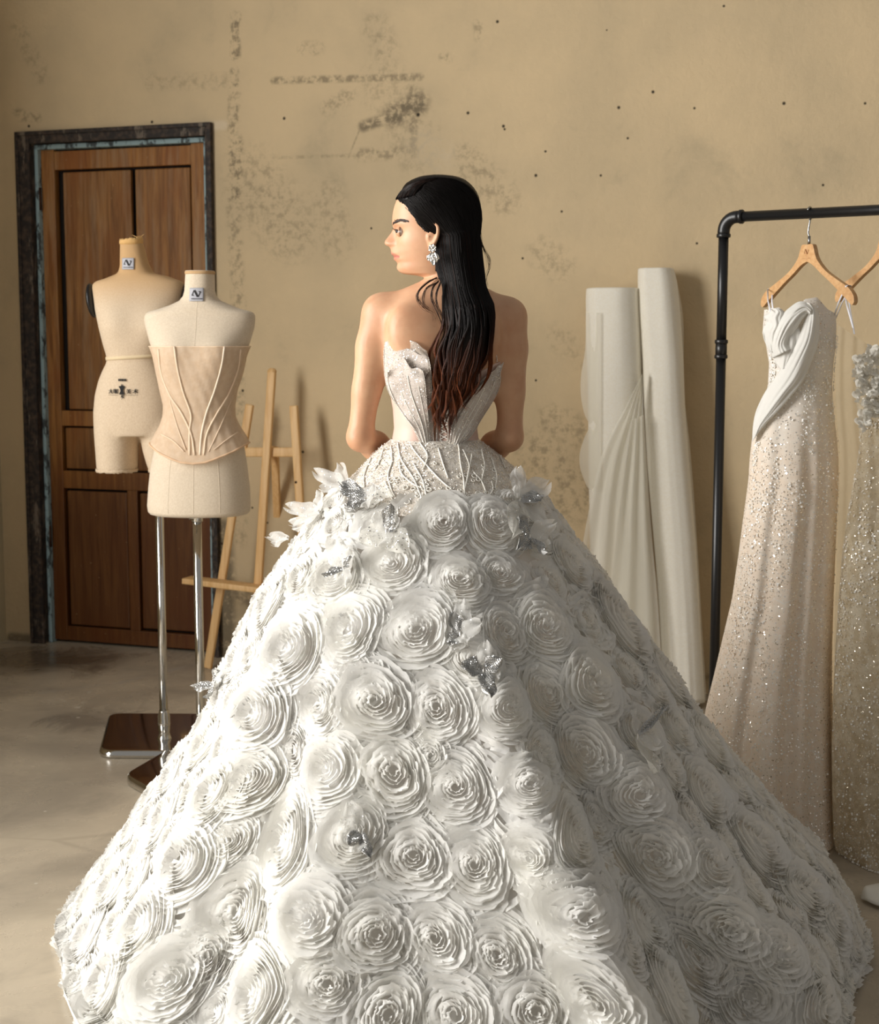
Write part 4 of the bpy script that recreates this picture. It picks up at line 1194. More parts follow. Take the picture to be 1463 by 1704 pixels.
# ------------------------------------------------------------------ the woman and her gown
YB = 3.50
woman = root('person', (P(722, 760, YB)[0], YB, 0), 'person with long dark hair seen from behind in a white rosette ball gown', 'person')
px2m = lambda n: n * YB / F
NK = Nodes('skin'); co = NK.coord('Object')
at = NK.n('ShaderNodeAttribute'); at.attribute_name = 'lips'
kc = NK.mix(NK.ramp(NK.noise(co, 14, 4), .3, .7), lin(196, 147, 113), lin(208, 164, 130))
kc = NK.mix(NK.math('MULTIPLY', at.outputs['Fac'], .75), kc, lin(172, 92, 82))
NK.set(color=kc, rough=.48, spec=.4, sss=.12, normal=NK.bump(NK.noise(co, 900, 2), .04, .001))
NK.b.inputs['Subsurface Radius'].default_value = (.012, .005, .003)
M_SKIN = NK.m

# ---- torso trunk (used by body and bodice)
TR = [(493, 712, 792, .045, .055), (500, 690, 808, .055, .066), (510, 664, 820, .065, .080), (525, 650, 830, .08, .092), (545, 644, 834, .095, .100), (565, 643, 836, .11, .102), (604, 645, 833, .13, .097), (643, 651, 823, .12, .086),
      (680, 658, 803, .10, .078), (712, 660, 790, .092, .076), (735, 656, 793, .095, .082), (780, 640, 812, .105, .10), (830, 628, 826, .11, .12), (900, 626, 830, .10, .115), (960, 632, 824, .095, .10)]
class Trunk(Loft):
    def pt(s, th, z, off=0.0, ex=2.2):
        th, z = np.broadcast_arrays(np.asarray(th, float), np.asarray(z, float))
        cx, a, f, b = s.at(z); sn, cs = np.sin(th), np.cos(th)
        x = np.sign(sn) * np.abs(sn) ** (2 / ex) * (a + off)
        d = np.where(cs > 0, b, f) + off          # th = 0 is her back, towards the camera
        sp = 0.014 * np.exp(-(x / .028) ** 2) * (cs > 0)
        return np.stack([cx + x, s.Y - np.sign(cs) * np.abs(cs) ** (2 / ex) * d + sp, z], -1)
    def back(s, x, z, off=0.0):
        cx, a, f, b = s.at(z); q = np.clip(np.abs((x - cx) / (a + off)), 0, .985)
        return s.Y - (b + off) * (1 - q ** 2.2) ** (1 / 2.2) + 0.014 * np.exp(-((x - cx) / .028) ** 2)
TK = Trunk(TR, YB)
zpx = lambda py: P(731, py, YB)[2]

# ---- body by smooth union of distance fields, then meshed
H_ = 0.006
lo_ = np.array([-.34, YB - .26, -.01]); hi_ = np.array([.34, YB + .36, zpx(440) + .03])
nn_ = np.ceil((hi_ - lo_) / H_).astype(int) + 1
gx = [lo_[k] + H_ * np.arange(nn_[k]) for k in range(3)]
GX, GY, GZ = np.meshgrid(*[g.astype(np.float32) for g in gx], indexing='ij')
D = np.full(GX.shape, 9.0, np.float32)
def smin(a, b, k):
    h = np.clip(.5 + .5 * (b - a) / k, 0, 1)
    return b + (a - b) * h - k * h * (1 - h)
def region(lo, hi):
    i0 = np.clip(((np.asarray(lo) - lo_) / H_).astype(int) - 1, 0, nn_); i1 = np.clip(((np.asarray(hi) - lo_) / H_).astype(int) + 2, 0, nn_)
    return tuple(slice(a, b) for a, b in zip(i0, i1))
def cone(a, b, ra, rb, k=0.02, sq=None):
    a, b = np.asarray(a, float), np.asarray(b, float); m = max(ra, rb) + .07
    s = region(np.minimum(a, b) - m, np.maximum(a, b) + m)
    p = np.stack([GX[s] - a[0], GY[s] - a[1], GZ[s] - a[2]], -1)
    d = b - a; h = np.clip((p @ d) / (d @ d), 0, 1)
    q = p - h[..., None] * d
    if sq is not None: q = q * np.asarray(sq)
    dist = np.linalg.norm(q, axis=-1) - (ra + (rb - ra) * h)
    D[s] = smin(D[s], dist.astype(np.float32), k)
def blob(c, r, k=0.02):
    c = np.asarray(c, float); r = np.asarray(r, float)
    s = region(c - r - .07, c + r + .07)
    q = np.sqrt(((GX[s] - c[0]) / r[0]) ** 2 + ((GY[s] - c[1]) / r[1]) ** 2 + ((GZ[s] - c[2]) / r[2]) ** 2)
    D[s] = smin(D[s], ((q - 1) * r.min()).astype(np.float32), k)
# trunk
zt0, zt1 = TK.r[0, 0], TK.r[-1, 0]
cxg, ag, fg, bg_ = [np.interp(gx[2], TK.r[:, 0], TK.r[:, k]).astype(np.float32) for k in (1, 2, 3, 4)]
dx = GX - cxg; dy = GY - YB
dep = np.where(dy > 0, fg, bg_ - .014 * np.exp(-(dx / .028) ** 2))
q = (np.abs(dx / ag) ** 2.2 + np.abs(dy / dep) ** 2.2) ** (1 / 2.2)
dt_ = (q - 1) * np.minimum(ag, dep)
dz_ = np.maximum(zt0 - GZ, GZ - zt1)
D = np.maximum(dt_, dz_).astype(np.float32)
SH_L, SH_R = P(634, 519, YB + .005), P(846, 526, YB + .005)
EL_L, EL_R = P(600, 727, YB + .01), P(848, 727, YB + .01)
WR_L, WR_R = P(668, 768, YB + .18), P(782, 768, YB + .18)
NB_, NT_ = P(745, 492, YB - .01), P(746, 440, YB + .0)
for (S, E, W, mx) in ((SH_L, EL_L, WR_L, P(618, 575, YB + .005)), (SH_R, EL_R, WR_R, P(853, 580, YB + .005))):
    cone(NB_ + [(S[0] - NB_[0]) * .22, 0.0, -.012], S + [0, 0, .000], .040, .0385, .030)      # shoulder girdle
    cone(S, mx, .040, .0365, .028)
    cone(mx, mx + (E - mx) * .5, .0360, .0335, .014)
    cone(mx + (E - mx) * .5, E, .0335, .0300, .012)
    blob(E + [0, -.006, -.002], (.029, .031, .031), .010)
    cone(E, E + (W - E) * .35, .0300, .0335, .014)
    cone(E + (W - E) * .35, W, .0335, .0230, .014)
    # hand resting on the front of the waist
    sgn = 1 if S[0] < 0 else -1
    pm = W + np.array([.045 * sgn, .012, -.004])
    cone(W, pm, .021, .017, .012, (1, 1.0, .75))
    cone(pm, pm + [.028 * sgn, .004, -.004], .019, .017, .010, (1, 1.3, .7))
    for k, (dz, L, dy_) in enumerate(((.024, .060, .004), (.009, .070, .006), (-.006, .066, .006), (-.020, .052, .004))):
        b0 = pm + np.array([.030 * sgn, .002, dz]); b1 = b0 + np.array([L * .5 * sgn, dy_ - .002, -.006]); b2 = b1 + np.array([L * .5 * sgn, -.016, -.008])
        cone(b0, b1, .0090, .0082, .006); cone(b1, b2, .0082, .0070, .004)
    t0 = pm + np.array([-.012 * sgn, -.004, .016]); t1 = t0 + np.array([.026 * sgn, .0, .030]); t2 = t1 + np.array([.026 * sgn, -.006, .012])
    cone(t0, t1, .0105, .0092, .008); cone(t1, t2, .0092, .0075, .004)
# shoulder blades and trapezius
blob(P(674, 550, YB - .074), (.040, .024, .058), .026)
blob(P(804, 554, YB - .074), (.040, .024, .058), .026)
cone(NB_ + [0, -.012, .0], P(700, 500, YB - .012), .042, .034, .03)
cone(NB_ + [0, -.012, .0], P(795, 505, YB - .012), .042, .034, .03)
cone(P(745, 505, YB - .02), NT_, .046, .042, .022)
# bust in front
for s in (-1, 1): blob([cxg[len(cxg) // 2] + s * .07, YB + .10, zpx(590)], (.055, .045, .055), .03)
# legs
HIP = P(727, 900, YB)
for s in (-1, 1):
    hp = np.array([HIP[0] + s * .085, YB - .005, HIP[2] - .02]); kn = np.array([HIP[0] + s * .075, YB + .02, .52]); ak = np.array([HIP[0] + s * .07, YB - .02, .14])
    cone(hp, kn, .088, .058, .03); cone(kn, kn + (ak - kn) * .35 + [0, -.02, 0], .055, .055, .03); cone(kn + (ak - kn) * .35 + [0, -.02, 0], ak, .055, .038, .02)
    cone(ak + [0, -.02, -.03], ak + [0, .13, -.10], .038, .026, .02)
_m = sm(GZ[0, 0], zpx(725), zpx(690))[None, None, :]
for _ in range(9):
    Db = D.copy()
    for ax in range(3):
        q_ = np.moveaxis(Db, ax, 0); q_[1:-1] = .25 * q_[:-2] + .5 * q_[1:-1] + .25 * q_[2:]
    D = D * (1 - _m) + Db * _m
D = (D - .0012 * _m).astype(np.float32)
def surface_nets(D, lo, h):
    ins = D < 0
    nx, ny, nz = D.shape
    acc = np.zeros((nx - 1, ny - 1, nz - 1, 3), np.float32); cnt = np.zeros((nx - 1, ny - 1, nz - 1), np.float32)
    def sl(a, n): return slice(a, a + n)
    for ax in range(3):
        o1, o2 = [k for k in range(3) if k != ax]
        for i in (0, 1):
            for j in (0, 1):
                st = [0, 0, 0]; st[o1], st[o2] = i, j
                s0 = tuple(sl(st[k], D.shape[k] - 1) for k in range(3)); st2 = list(st); st2[ax] += 1
                s1 = tuple(sl(st2[k], D.shape[k] - 1) for k in range(3))
                c = ins[s0] != ins[s1]
                t = np.where(c, D[s0] / (D[s0] - D[s1] + 1e-12), 0)
                cnt += c
                acc[..., ax] += np.where(c, t, 0); acc[..., o1] += c * i; acc[..., o2] += c * j
    m = cnt > 0
    idx = np.full(m.shape, -1, np.int64); idx[m] = np.arange(m.sum())
    g = np.argwhere(m)
    V = (acc[m] / cnt[m][:, None] + g) * h + lo
    Fs = []
    for ax in range(3):
        o1, o2 = (ax + 1) % 3, (ax + 2) % 3
        s0 = [slice(None)] * 3; s1 = [slice(None)] * 3; s0[ax] = slice(0, -1); s1[ax] = slice(1, None)
        c = ins[tuple(s0)] != ins[tuple(s1)]
        e = np.argwhere(c); ok = (e[:, o1] > 0) & (e[:, o2] > 0) & (e[:, o1] < m.shape[o1]) & (e[:, o2] < m.shape[o2]); e = e[ok]
        fl = ins[tuple(s0)][tuple(e.T)]
        def cell(a, b):
            q = e.copy(); q[:, o1] -= a; q[:, o2] -= b
            return idx[tuple(q.T)]
        q = np.stack([cell(1, 1), cell(0, 1), cell(0, 0), cell(1, 0)], -1)
        q[~fl] = q[~fl][:, ::-1]
        Fs.append(q)
    return V, np.concatenate(Fs)
BV, BF = surface_nets(D, lo_, H_)
del GX, GY, GZ, D, dx, dy, dep, q, dt_, dz_

# ---- head: profile rows traced for a face that looks to the left
HX0 = 727.0
#      py   face-front px (without nose and lips), back px, half width m
HEAD = [(296, 718, 740, .012), (298, 705, 755, .030), (302, 692, 768, .044), (308, 681, 777, .054), (318, 671, 786, .0635), (330, 663, 792, .069), (344, 657.5, 795, .0725), (358, 654.6, 797, .0745), (368, 654.0, 797, .075), (374, 654.2, 796, .0745),
        (381, 657.0, 795, .0735), (390, 658.5, 792, .072), (400, 659.0, 788, .0705), (410, 658.0, 782, .068), (418, 657.2, 776, .065), (425, 658.5, 772, .062), (432, 660.5, 769, .0585), (437, 662.8, 768, .056), (442, 662.5, 767, .0535), (447, 662.8, 767, .051),
        (451, 664.5, 767, .0485), (454, 668.0, 767, .047), (456, 673.0, 767, .0465), (458, 690, 772, .044), (461, 703, 773, .043), (466, 709.5, 774, .042), (474, 710, 776, .042), (484, 709, 778, .042)]
hz = np.array([P(HX0, r[0], YB)[2] for r in HEAD]); hf = np.array([px2m(HX0 - r[1]) for r in HEAD]); hb = np.array([px2m(r[2] - HX0) for r in HEAD]); hw = np.array([r[3] for r in HEAD])
HC = P(HX0, 380, YB)[0]
def smooth_interp(x, xp, fp):
    o = np.argsort(xp); xp, fp = xp[o], fp[o]
    sl_ = np.gradient(fp, xp)
    i = np.clip(np.searchsorted(xp, x) - 1, 0, len(xp) - 2); h = xp[i + 1] - xp[i]; t = np.clip((x - xp[i]) / h, 0, 1)
    return (2 * t ** 3 - 3 * t ** 2 + 1) * fp[i] + (t ** 3 - 2 * t ** 2 + t) * h * sl_[i] + (-2 * t ** 3 + 3 * t ** 2) * fp[i + 1] + (t ** 3 - t ** 2) * h * sl_[i + 1]
def hpx(py): return P(HX0, py, YB)[2]
NOSE = np.array([(372, 0), (378, .3), (381, 1.6), (387, 6.0), (394, 12.0), (400, 16.8), (403.5, 17.8), (406.5, 17.0), (409, 13.5), (411, 8.0), (413, 4.5), (417, 1.0), (420, 0)])
LIPS = np.array([(412, 2.0), (416, 4.0), (420, 5.8), (422.5, 6.6), (424.5, 5.0), (426.6, 1.6), (428.5, 2.6), (431.5, 4.6), (434, 3.4), (437, .4), (440, 0)])
def head_pt(ph, z, off=0.0):
    """ph = 0 at the face (looking -X), +pi/2 at her left cheek (towards the camera)"""
    ph, z = np.broadcast_arrays(np.asarray(ph, float), np.asarray(z, float))
    f, b, w = [np.maximum(smooth_interp(z, hz, k), .002) for k in (hf, hb, hw)]
    cs, sn = np.cos(ph), np.sin(ph)
    pyx = np.interp(z, hz[::-1], [r[0] for r in HEAD][::-1])
    ex = np.where(cs > 0, np.interp(pyx, [340, 380, 405, 425, 455], [2.2, 2.1, 1.98, 1.82, 1.85]), 2.1)
    x = -np.sign(cs) * np.abs(cs) ** (2 / ex) * (np.where(cs > 0, f, b) + off)
    y = -np.sign(sn) * np.abs(sn) ** (2 / ex) * (w + off)
    fc = (cs > 0)
    ay = np.abs(y)
    pyv = np.interp(z, hz[::-1], [r[0] for r in HEAD][::-1])
    n = px2m(np.interp(pyv, NOSE[:, 0], NOSE[:, 1], 0, 0)); wn = np.interp(pyv, [376, 386, 396, 404, 409, 412], [.0075, .0072, .0095, .0130, .0140, .012])
    x = x - fc * n * np.exp(-(ay / wn) ** 2.4)
    # nostril wing
    x = x - fc * .0055 * np.exp(-((ay - .0125) / .0050) ** 2 - ((pyv - 405.5) / 4.2) ** 2)
    l = px2m(np.interp(pyv, LIPS[:, 0], LIPS[:, 1], 0, 0))
    x = x - fc * l * np.exp(-(ay / .0205) ** 2.6)
    # eye sockets, brow and cheek bones, chin
    x = x + fc * .0095 * np.exp(-((ay - .030) / .0135) ** 2 - ((pyv - 386.5) / 6.5) ** 2)
    x = x - fc * .0030 * np.exp(-((ay - .030) / .018) ** 2 - ((pyv - 374) / 4.0) ** 2)
    x = x - fc * .0030 * np.exp(-((ay - .046) / .014) ** 2 - ((pyv - 402) / 9.0) ** 2)
    x = x - fc * .0022 * np.exp(-(ay / .013) ** 2 - ((pyv - 446) / 5.0) ** 2)
    return np.stack([HC + x, YB + y, z], -1)
phs = np.concatenate([np.linspace(-pi, -1.25, 40), np.linspace(-1.25, 1.25, 190)[1:-1], np.linspace(1.25, pi, 40)[:-1]])
zh = np.linspace(hz[-1], hz[0], 230)
HA_ = head_pt(phs[None, :], zh[:, None])
hm = MB().add(BV, BF).loft(HA_)
# ears (mostly under the hair)
for s in (-1, 1):
    ec = np.array([P(714.5, 397, YB)[0], YB + s * .066, hpx(397)])
    pts = spline([ec + [.000, s * .004, .026], ec + [.010, s * .010, .030], ec + [.020, s * .013, .020], ec + [.018, s * .012, -.002], ec + [.008, s * .008, -.020], ec + [.001, s * .004, -.026]], 22)
    hm.tube(pts, [.0045] * 16 + [.005, .0055, .006, .006, .005, .004], 10)
    hm.ball(ec + [.008, s * .002, 0], (.013, .007, .024), 14)
    hm.tube([ec + [-.002, s * .001, .006], ec + [-.001, s * .006, -.001], ec + [0, s * .003, -.009]], .0042, 8)
body = hm.build('body', M_SKIN, woman)
rmz = body.modifiers.new('r', 'REMESH'); rmz.mode = 'VOXEL'; rmz.voxel_size = 0.0021; rmz.use_smooth_shade = True
smm = body.modifiers.new('s', 'SMOOTH'); smm.factor = .5; smm.iterations = 4
dg = bpy.context.evaluated_depsgraph_get(); dg.update()
bme = bpy.data.meshes.new_from_object(body.evaluated_get(dg)); old = body.data
body.modifiers.clear(); body.data = bme; bme.name = 'body'
bpy.data.meshes.remove(old)
nv = len(bme.vertices); cbuf = np.zeros(nv * 3, np.float32); bme.vertices.foreach_get('co', cbuf); VB = cbuf.reshape(-1, 3).astype(float)
MW = np.linalg.inv(np.array(INV[woman.name])); VW = VB @ MW[:3, :3].T + MW[:3, 3]
# the joins of the distance field are smoothed a little more below the chin
qp = proj(VW)
ly_ = np.clip(np.abs(VW[:, 1] - YB) / .0245, 0, 1) ** 1.6
lipf = sm(qp[:, 1], 416.5 + 8 * ly_, 418.8 + 8 * ly_) * (1 - sm(qp[:, 1], 433 - 5 * ly_, 435 - 5 * ly_)) * (np.abs(VW[:, 1] - YB) < .0245) * (qp[:, 0] < 674)
lipf = lipf * (.75 + .5 * np.exp(-((qp[:, 1] - 426.8) / 1.3) ** 2))
la = bme.attributes.new('lips', 'FLOAT', 'POINT'); la.data.foreach_set('value', lipf.astype(np.float32))
bme.polygons.foreach_set('use_smooth', np.ones(len(bme.polygons), bool))

# ---- eyes, brows, lashes
M_EYE = Nodes('eye_white').set(color=lin(186, 174, 164), rough=.5).m
M_IRIS = simple('iris', lin(58, 56, 50), .35)
M_DARK = simple('dark_brown_hair_fine', lin(40, 27, 20), .6)
for s in (-1, 1):
    ec = np.array([HC - px2m(HX0 - 668.6), YB + s * .030, hpx(386.2)])
    e = MB().ball(ec, .0118, 20).build('eye', M_EYE, woman)
    e2 = MB().ball(ec + np.array([-.0076, s * .0034, 0.0002]), (.0052, .0062, .0062), 16).build('iris', M_IRIS, e)
    el = MB(); ri, ro_ = .0119, .0131
    for (e0, e1) in ((.20, 1.35), (-1.2, -.42)):
        E_, A_ = np.meshgrid(np.linspace(e0, e1, 9), np.linspace(-1.25, 1.35, 22), indexing='ij')
        E2 = E_ - (.10 * A_ ** 2 if e0 > 0 else -.10 * A_ ** 2) * np.clip(1 - np.abs(E_ - (e0 if e0 > 0 else e1)) / .8, 0, 1)
        el.grid(ec + ro_ * np.stack([-np.cos(E2) * np.cos(A_), s * np.cos(E2) * np.sin(A_), np.sin(E2)], -1))
    solid(el.build('eyelid', M_SKIN, e), .0008)
    lid = MB()
    up = []
    for t in np.linspace(-.95, 1.05, 14):
        up.append(ec + .0133 * np.array([-cos(t * .95) * .97, s * sin(t * .95) * .97, .10 + .10 * cos(t * 1.3)]))
    lid.tube(spline(up, 24), .0016, 6)
    for p in up[3:]:
        d = p - ec; d /= np.linalg.norm(d)
        lid.tube([p, p + d * .004 + np.array([0, 0, .0005]), p + d * .007 + np.array([0, s * .001, .0035])], [.00045, .0003, .0001], 4)
    lid.build('eyelashes', M_DARK, woman)
    br = MB(); r_ = np.random.default_rng(31)
    for k in range(340):
        u = r_.random(); bx = 653.8 + 23.5 * u; by = 373.6 - 4.0 * sin(min(1, u * 1.5) * pi * .62) + 3.6 * max(0, u - .55) + r_.normal(0, 1.15 * (1 - .6 * u))
        z_ = hpx(by)
        ang = np.interp(bx, [653.8, 660, 668, 677], [.16, .40, .66, .92]) * s
        # surface point by angle search
        pa = np.linspace(.05, 1.4, 120); q = head_pt(pa * s, z_); i = int(np.argmin(np.abs(proj(q)[:, 0] - bx)))
        p = q[i]; nrm = p - np.array([HC + .02, YB, z_]); nrm /= np.linalg.norm(nrm)
        al = head_pt(pa[min(i + 6, 119)] * s, z_) - p; al /= np.linalg.norm(al) + 1e-9
        br.tube([p - nrm * .0004, p + al * .003 + nrm * .0010 + [0, 0, .0012], p + al * .0062 + nrm * .0009 + [0, 0, .0008 - .002 * u]], [.0006, .0005, .00018], 4)
    br.build('eyebrow', M_DARK, woman)

# ---- earrings
M_SILV = simple('bright_silver', lin(236, 232, 224), .16, 1.0)
def leaf(mb, c, d, up, L, W, cup=.25, n=7, m=5, mi=0, edge=0.0, ph=0):
    d = np.asarray(d, float) / np.linalg.norm(d); s = np.cross(d, up); s /= np.linalg.norm(s); nrm = np.cross(s, d)
    a = np.linspace(0, 1, n)[:, None]; b = np.linspace(-1, 1, m)[None, :]
    w = np.sin(pi * np.clip(a * .86 + .10, 0, 1)) ** .8
    V = np.asarray(c) + (a * L)[..., None] * d + (b * W * w)[..., None] * s + (cup * W * b ** 2 + edge * np.sin(a * 9 + b * 4 + ph) * np.abs(b) - cup * .6 * L * a ** 2)[..., None] * nrm
    mb.grid(V, mi=mi); return V
for s in (-1, 1):
    base = np.array([P(721, 416, YB)[0], YB + s * .082, hpx(416)])
    er = MB(); out = np.array([-.25, s, 0]); out = out / np.linalg.norm(out); rt_ = np.array([1.0, s * .25, 0]); rt_ /= np.linalg.norm(rt_)
    for k in range(6):
        a = k * pi / 3 + .4; d = rt_ * cos(a) + Zv * sin(a)
        leaf(er, base + out * .004 + [0, 0, -.001], d * 1.0 + out * .35, out, .0095, .0056, .3)
    for (x, z, a, L, W) in ((-.001, -.010, -1.75, .022, .0062), (.002, -.010, -1.25, .023, .0060), (-.004, -.014, -2.1, .016, .0050), (.005, -.013, -.95, .016, .005), (.0005, -.018, -1.5, .022, .0055)):
        d = rt_ * cos(a) + Zv * sin(a); leaf(er, base + rt_ * x + Zv * z + out * .003, d + out * .15, out, L, W, .35)
    er.ball(base + out * .006, .003, 10); er.tube([base - out * .004 + Zv * .008, base + out * .003 + Zv * .002], .0012, 6)
    eo = er.build('earring', M_SILV, woman); solid(eo, .0007)

# ---- hair
HL = np.array([(384, 720), (400, 720), (430, 722), (452, 727), (468, 731), (485, 733), (505, 735), (525, 737), (545, 737), (562, 730), (585, 720), (610, 720), (635, 722), (660, 724), (690, 726)])
HR = np.array([(384, 798.5), (400, 801), (430, 804), (455, 807), (475, 809), (490, 815), (505, 823), (525, 827), (545, 827), (565, 824), (585, 821), (605, 816), (630, 804), (650, 794), (670, 780), (690, 768)])
hcw = lambda py: np.interp(py, [384, 420, 450, 480, 510, 560, 620, 690], [.000, .004, .006, -.03, -.070, -.094, -.096, -.090])
hdw = lambda py: np.interp(py, [384, 420, 450, 480, 510, 560, 620, 690], [.092, .090, .078, .064, .050, .036, .028, .016])
def hair_pt(u, v, py, wob=0.0):
    """u 0..1 across, v 0 centre .. 1 near surface"""
    L, R = np.interp(py, HL[:, 0], HL[:, 1]), np.interp(py, HR[:, 0], HR[:, 1])
    px = L + (R - L) * u + wob
    k = np.sqrt(np.clip(1 - (2 * u - 1) ** 2, .0, 1)); m_ = np.interp(py, [384, 450, 520], [.93, .80, .10])
    k = np.where(np.asarray(u) < .5, np.maximum(k, m_ + (k - m_) * .25), k)
    Y = YB + hcw(py) - v * hdw(py) * k
    return P_arr(px, py, Y)
def P_arr(px, py, Y):
    x, y = (np.asarray(px) - CX) / F, (CY - np.asarray(py)) / F
    ct, st = cos(PITCH), sin(PITCH)
    r = np.stack([x, y * st + ct, y * ct - st], -1)
    return np.array([0, 0, CAMZ]) + r * (np.asarray(Y) / r[..., 1])[..., None]
NHR = Nodes('dark_auburn_hair_lit_ends')
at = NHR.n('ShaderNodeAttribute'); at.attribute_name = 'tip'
hc = NHR.mix(at.outputs['Fac'], lin(14, 9, 7), lin(118, 60, 27))  # auburn towards the ends: hair tint with sunlit brightening painted into the colour
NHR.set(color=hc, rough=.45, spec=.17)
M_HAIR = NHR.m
hair = MB(); tipv = []
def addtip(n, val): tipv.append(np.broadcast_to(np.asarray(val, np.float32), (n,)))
# cap following the skull beyond the hairline
hlx = [(293, 600), (318, 655), (326, 659), (331, 662), (340, 677), (352, 684), (362, 690), (374, 698), (384, 705), (388, 713), (392, 724), (470, 724)]
zc_ = np.linspace(hpx(452), hz[0] + .004, 120); pc_ = np.linspace(-pi, pi, 161)[:-1]
base_ = head_pt(pc_[None, :], np.minimum(zc_, hz[0])[:, None])
qq = proj(base_)
near = qq.copy(); mir = base_.copy(); mir[..., 1] = 2 * YB - mir[..., 1]; qn = proj(np.where((base_[..., 1] > YB)[..., None], mir, base_))
dh = qn[..., 0] - np.interp(qn[..., 1], [h[0] for h in hlx], [h[1] for h in hlx])
thick = np.where(dh > 0, .0015 + .0048 * sm(dh, 0, 50), -.004)
cen = np.array([HC + .012, YB, hpx(372)])
dirv = base_ - cen; dirv /= np.linalg.norm(dirv, axis=-1)[..., None]
cap = base_ + dirv * (thick + .0002 * np.sin(qn[..., 0] * 1.1 + qn[..., 1] * .35))[..., None]
hair.loft(cap); addtip(cap.shape[0] * cap.shape[1], 0)
# falling mass
pr_ = np.linspace(384, 676, 60); an = np.arange(40) * 2 * pi / 40
core = []
for y in pr_:
    L, R = np.interp(y, HL[:, 0], HL[:, 1]), np.interp(y, HR[:, 0], HR[:, 1])
    sh = np.interp(y, [384, 600, 676], [.96, .86, .45])
    c0 = (L + R) / 2; hw_ = (R - L) / 2 * sh; Yc = YB + hcw(y); dd = hdw(y) * .92
    yy = Yc - dd * np.sin(an) * np.where(np.sin(an) > 0, 1, np.interp(y, [384, 450, 500], [.9, .8, .25]))
    core.append(P_arr(c0 + hw_ * np.cos(an), np.full(40, y), yy))
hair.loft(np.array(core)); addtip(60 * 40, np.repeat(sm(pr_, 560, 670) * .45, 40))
r_ = np.random.default_rng(77)
NST = 5200
part = spline([(664, 333), (676, 334), (690, 325), (703, 317), (708, 308), (716, 300), (728, 297)], 60)
def strand_batch(path, rad, tip):
    """path (n,k,3), rad (n,k), tip (n,k): three-sided strands"""
    n, k = path.shape[:2]
    tg = np.gradient(path, axis=1); tg /= np.linalg.norm(tg, axis=-1)[..., None] + 1e-9
    u = np.cross(tg, np.array([0.3, -1.0, .1])); u /= np.linalg.norm(u, axis=-1)[..., None] + 1e-9; w = np.cross(tg, u)
    a = np.arange(3) * 2 * pi / 3
    V = path[:, :, None, :] + rad[:, :, None, None] * (np.cos(a)[None, None, :, None] * u[:, :, None, :] + np.sin(a)[None, None, :, None] * w[:, :, None, :])
    i = np.arange(k - 1)[:, None]; j = np.arange(3)[None, :]; j2 = (j + 1) % 3
    q = np.stack(np.broadcast_arrays(i * 3 + j, (i + 1) * 3 + j, (i + 1) * 3 + j2, i * 3 + j2), -1).reshape(-1, 4)
    Fq = (q[None] + (np.arange(n) * k * 3)[:, None, None]).reshape(-1, 4)
    hair.add(V.reshape(-1, 3), Fq); addtip(n * k * 3, np.repeat(tip.reshape(-1), 3))
K1, K2 = 14, 34
clump = r_.random(46)
capn = cap[:, (pc_ > .0)]; qcap = proj(capn).reshape(-1, 2); ycap = capn.reshape(-1, 3)[:, 1]
# depth of the cap under each strand point, from a coarse pixel grid
gw = np.full((200, 200), np.nan); gi = np.clip(((qcap - [640, 285]) / 1.0).astype(int), 0, 199)
okc = ycap < YB + .02
for (a, b), y in zip(gi[okc], ycap[okc]):
    if np.isnan(gw[a, b]) or y < gw[a, b]: gw[a, b] = y
import warnings
for _ in range(60):
    bad = np.isnan(gw)
    if not bad.any(): break
    sft = np.stack([np.roll(gw, s, ax) for s in (1, -1) for ax in (0, 1)])
    with warnings.catch_warnings():
        warnings.simplefilter('ignore'); mnv = np.nanmean(sft, 0)
    gw[bad] = mnv[bad]
def on_cap(q):
    g = np.clip((q - [640, 285]).astype(int), 0, 199); return gw[g[..., 0], g[..., 1]]
n = NST
u = r_.random(n); v = np.sqrt(r_.uniform(.55, 1.08, n))
nearest = clump[np.argmin(np.abs(u[:, None] - clump[None, :]), 1)]
# lower ends gather in locks
yend = np.interp(u, [0, .25, .5, .75, 1], [676, 692, 684, 662, 634]) + r_.normal(0, 13, n) + 10 * np.sin(nearest * 31)
t = np.linspace(0, 1, K2)[None, :]
py = 392 + (yend[:, None] - 392) * t
g = sm(py, 500, 650) * .8
uu = np.clip(u[:, None] * (1 - g) + nearest[:, None] * g, 0, 1)
ph = nearest * 40
wob = 6.5 * sm(py, 460, 610) * np.sin((py - 430) / 32 + ph[:, None]) + 3.0 * sm(py, 540, 660) * np.sin((py) / 12.5 + ph[:, None] * 2.3) + r_.normal(0, .9, n)[:, None] * sm(py, 480, 640)
fall = hair_pt(uu, v[:, None] * np.ones_like(py), py, wob)
ri = np.clip((u * 59), 0, 59).astype(int)
st_ = part[ri] + r_.normal(0, 1.0, (n, 2))
en = proj(fall[:, 0])
ct_ = np.stack([np.interp(u, [0, .35, .7, 1], [692, 712, 756, 813]), np.interp(u, [0, .35, .7, 1], [376, 350, 316, 296])], -1) + r_.normal(0, 2.0, (n, 2))
t1 = np.linspace(0, 1, K1)[None, :-1, None]
q2 = (1 - t1) ** 2 * st_[:, None] + 2 * t1 * (1 - t1) * ct_[:, None] + t1 * t1 * en[:, None]
yh = on_cap(q2) - .0012 - r_.uniform(0, .0025, n)[:, None]
qa = np.concatenate([q2, proj(fall)], 1); ya = np.concatenate([yh, fall[..., 1]], 1)
for _ in range(14):
    ys_ = ya.copy(); ys_[:, 1:-1] = (ya[:, :-2] + ya[:, 1:-1] + ya[:, 2:]) / 3
    wgt = np.zeros(ya.shape[1]); wgt[5:26] = 1; ya = ya * (1 - wgt) + ys_ * wgt
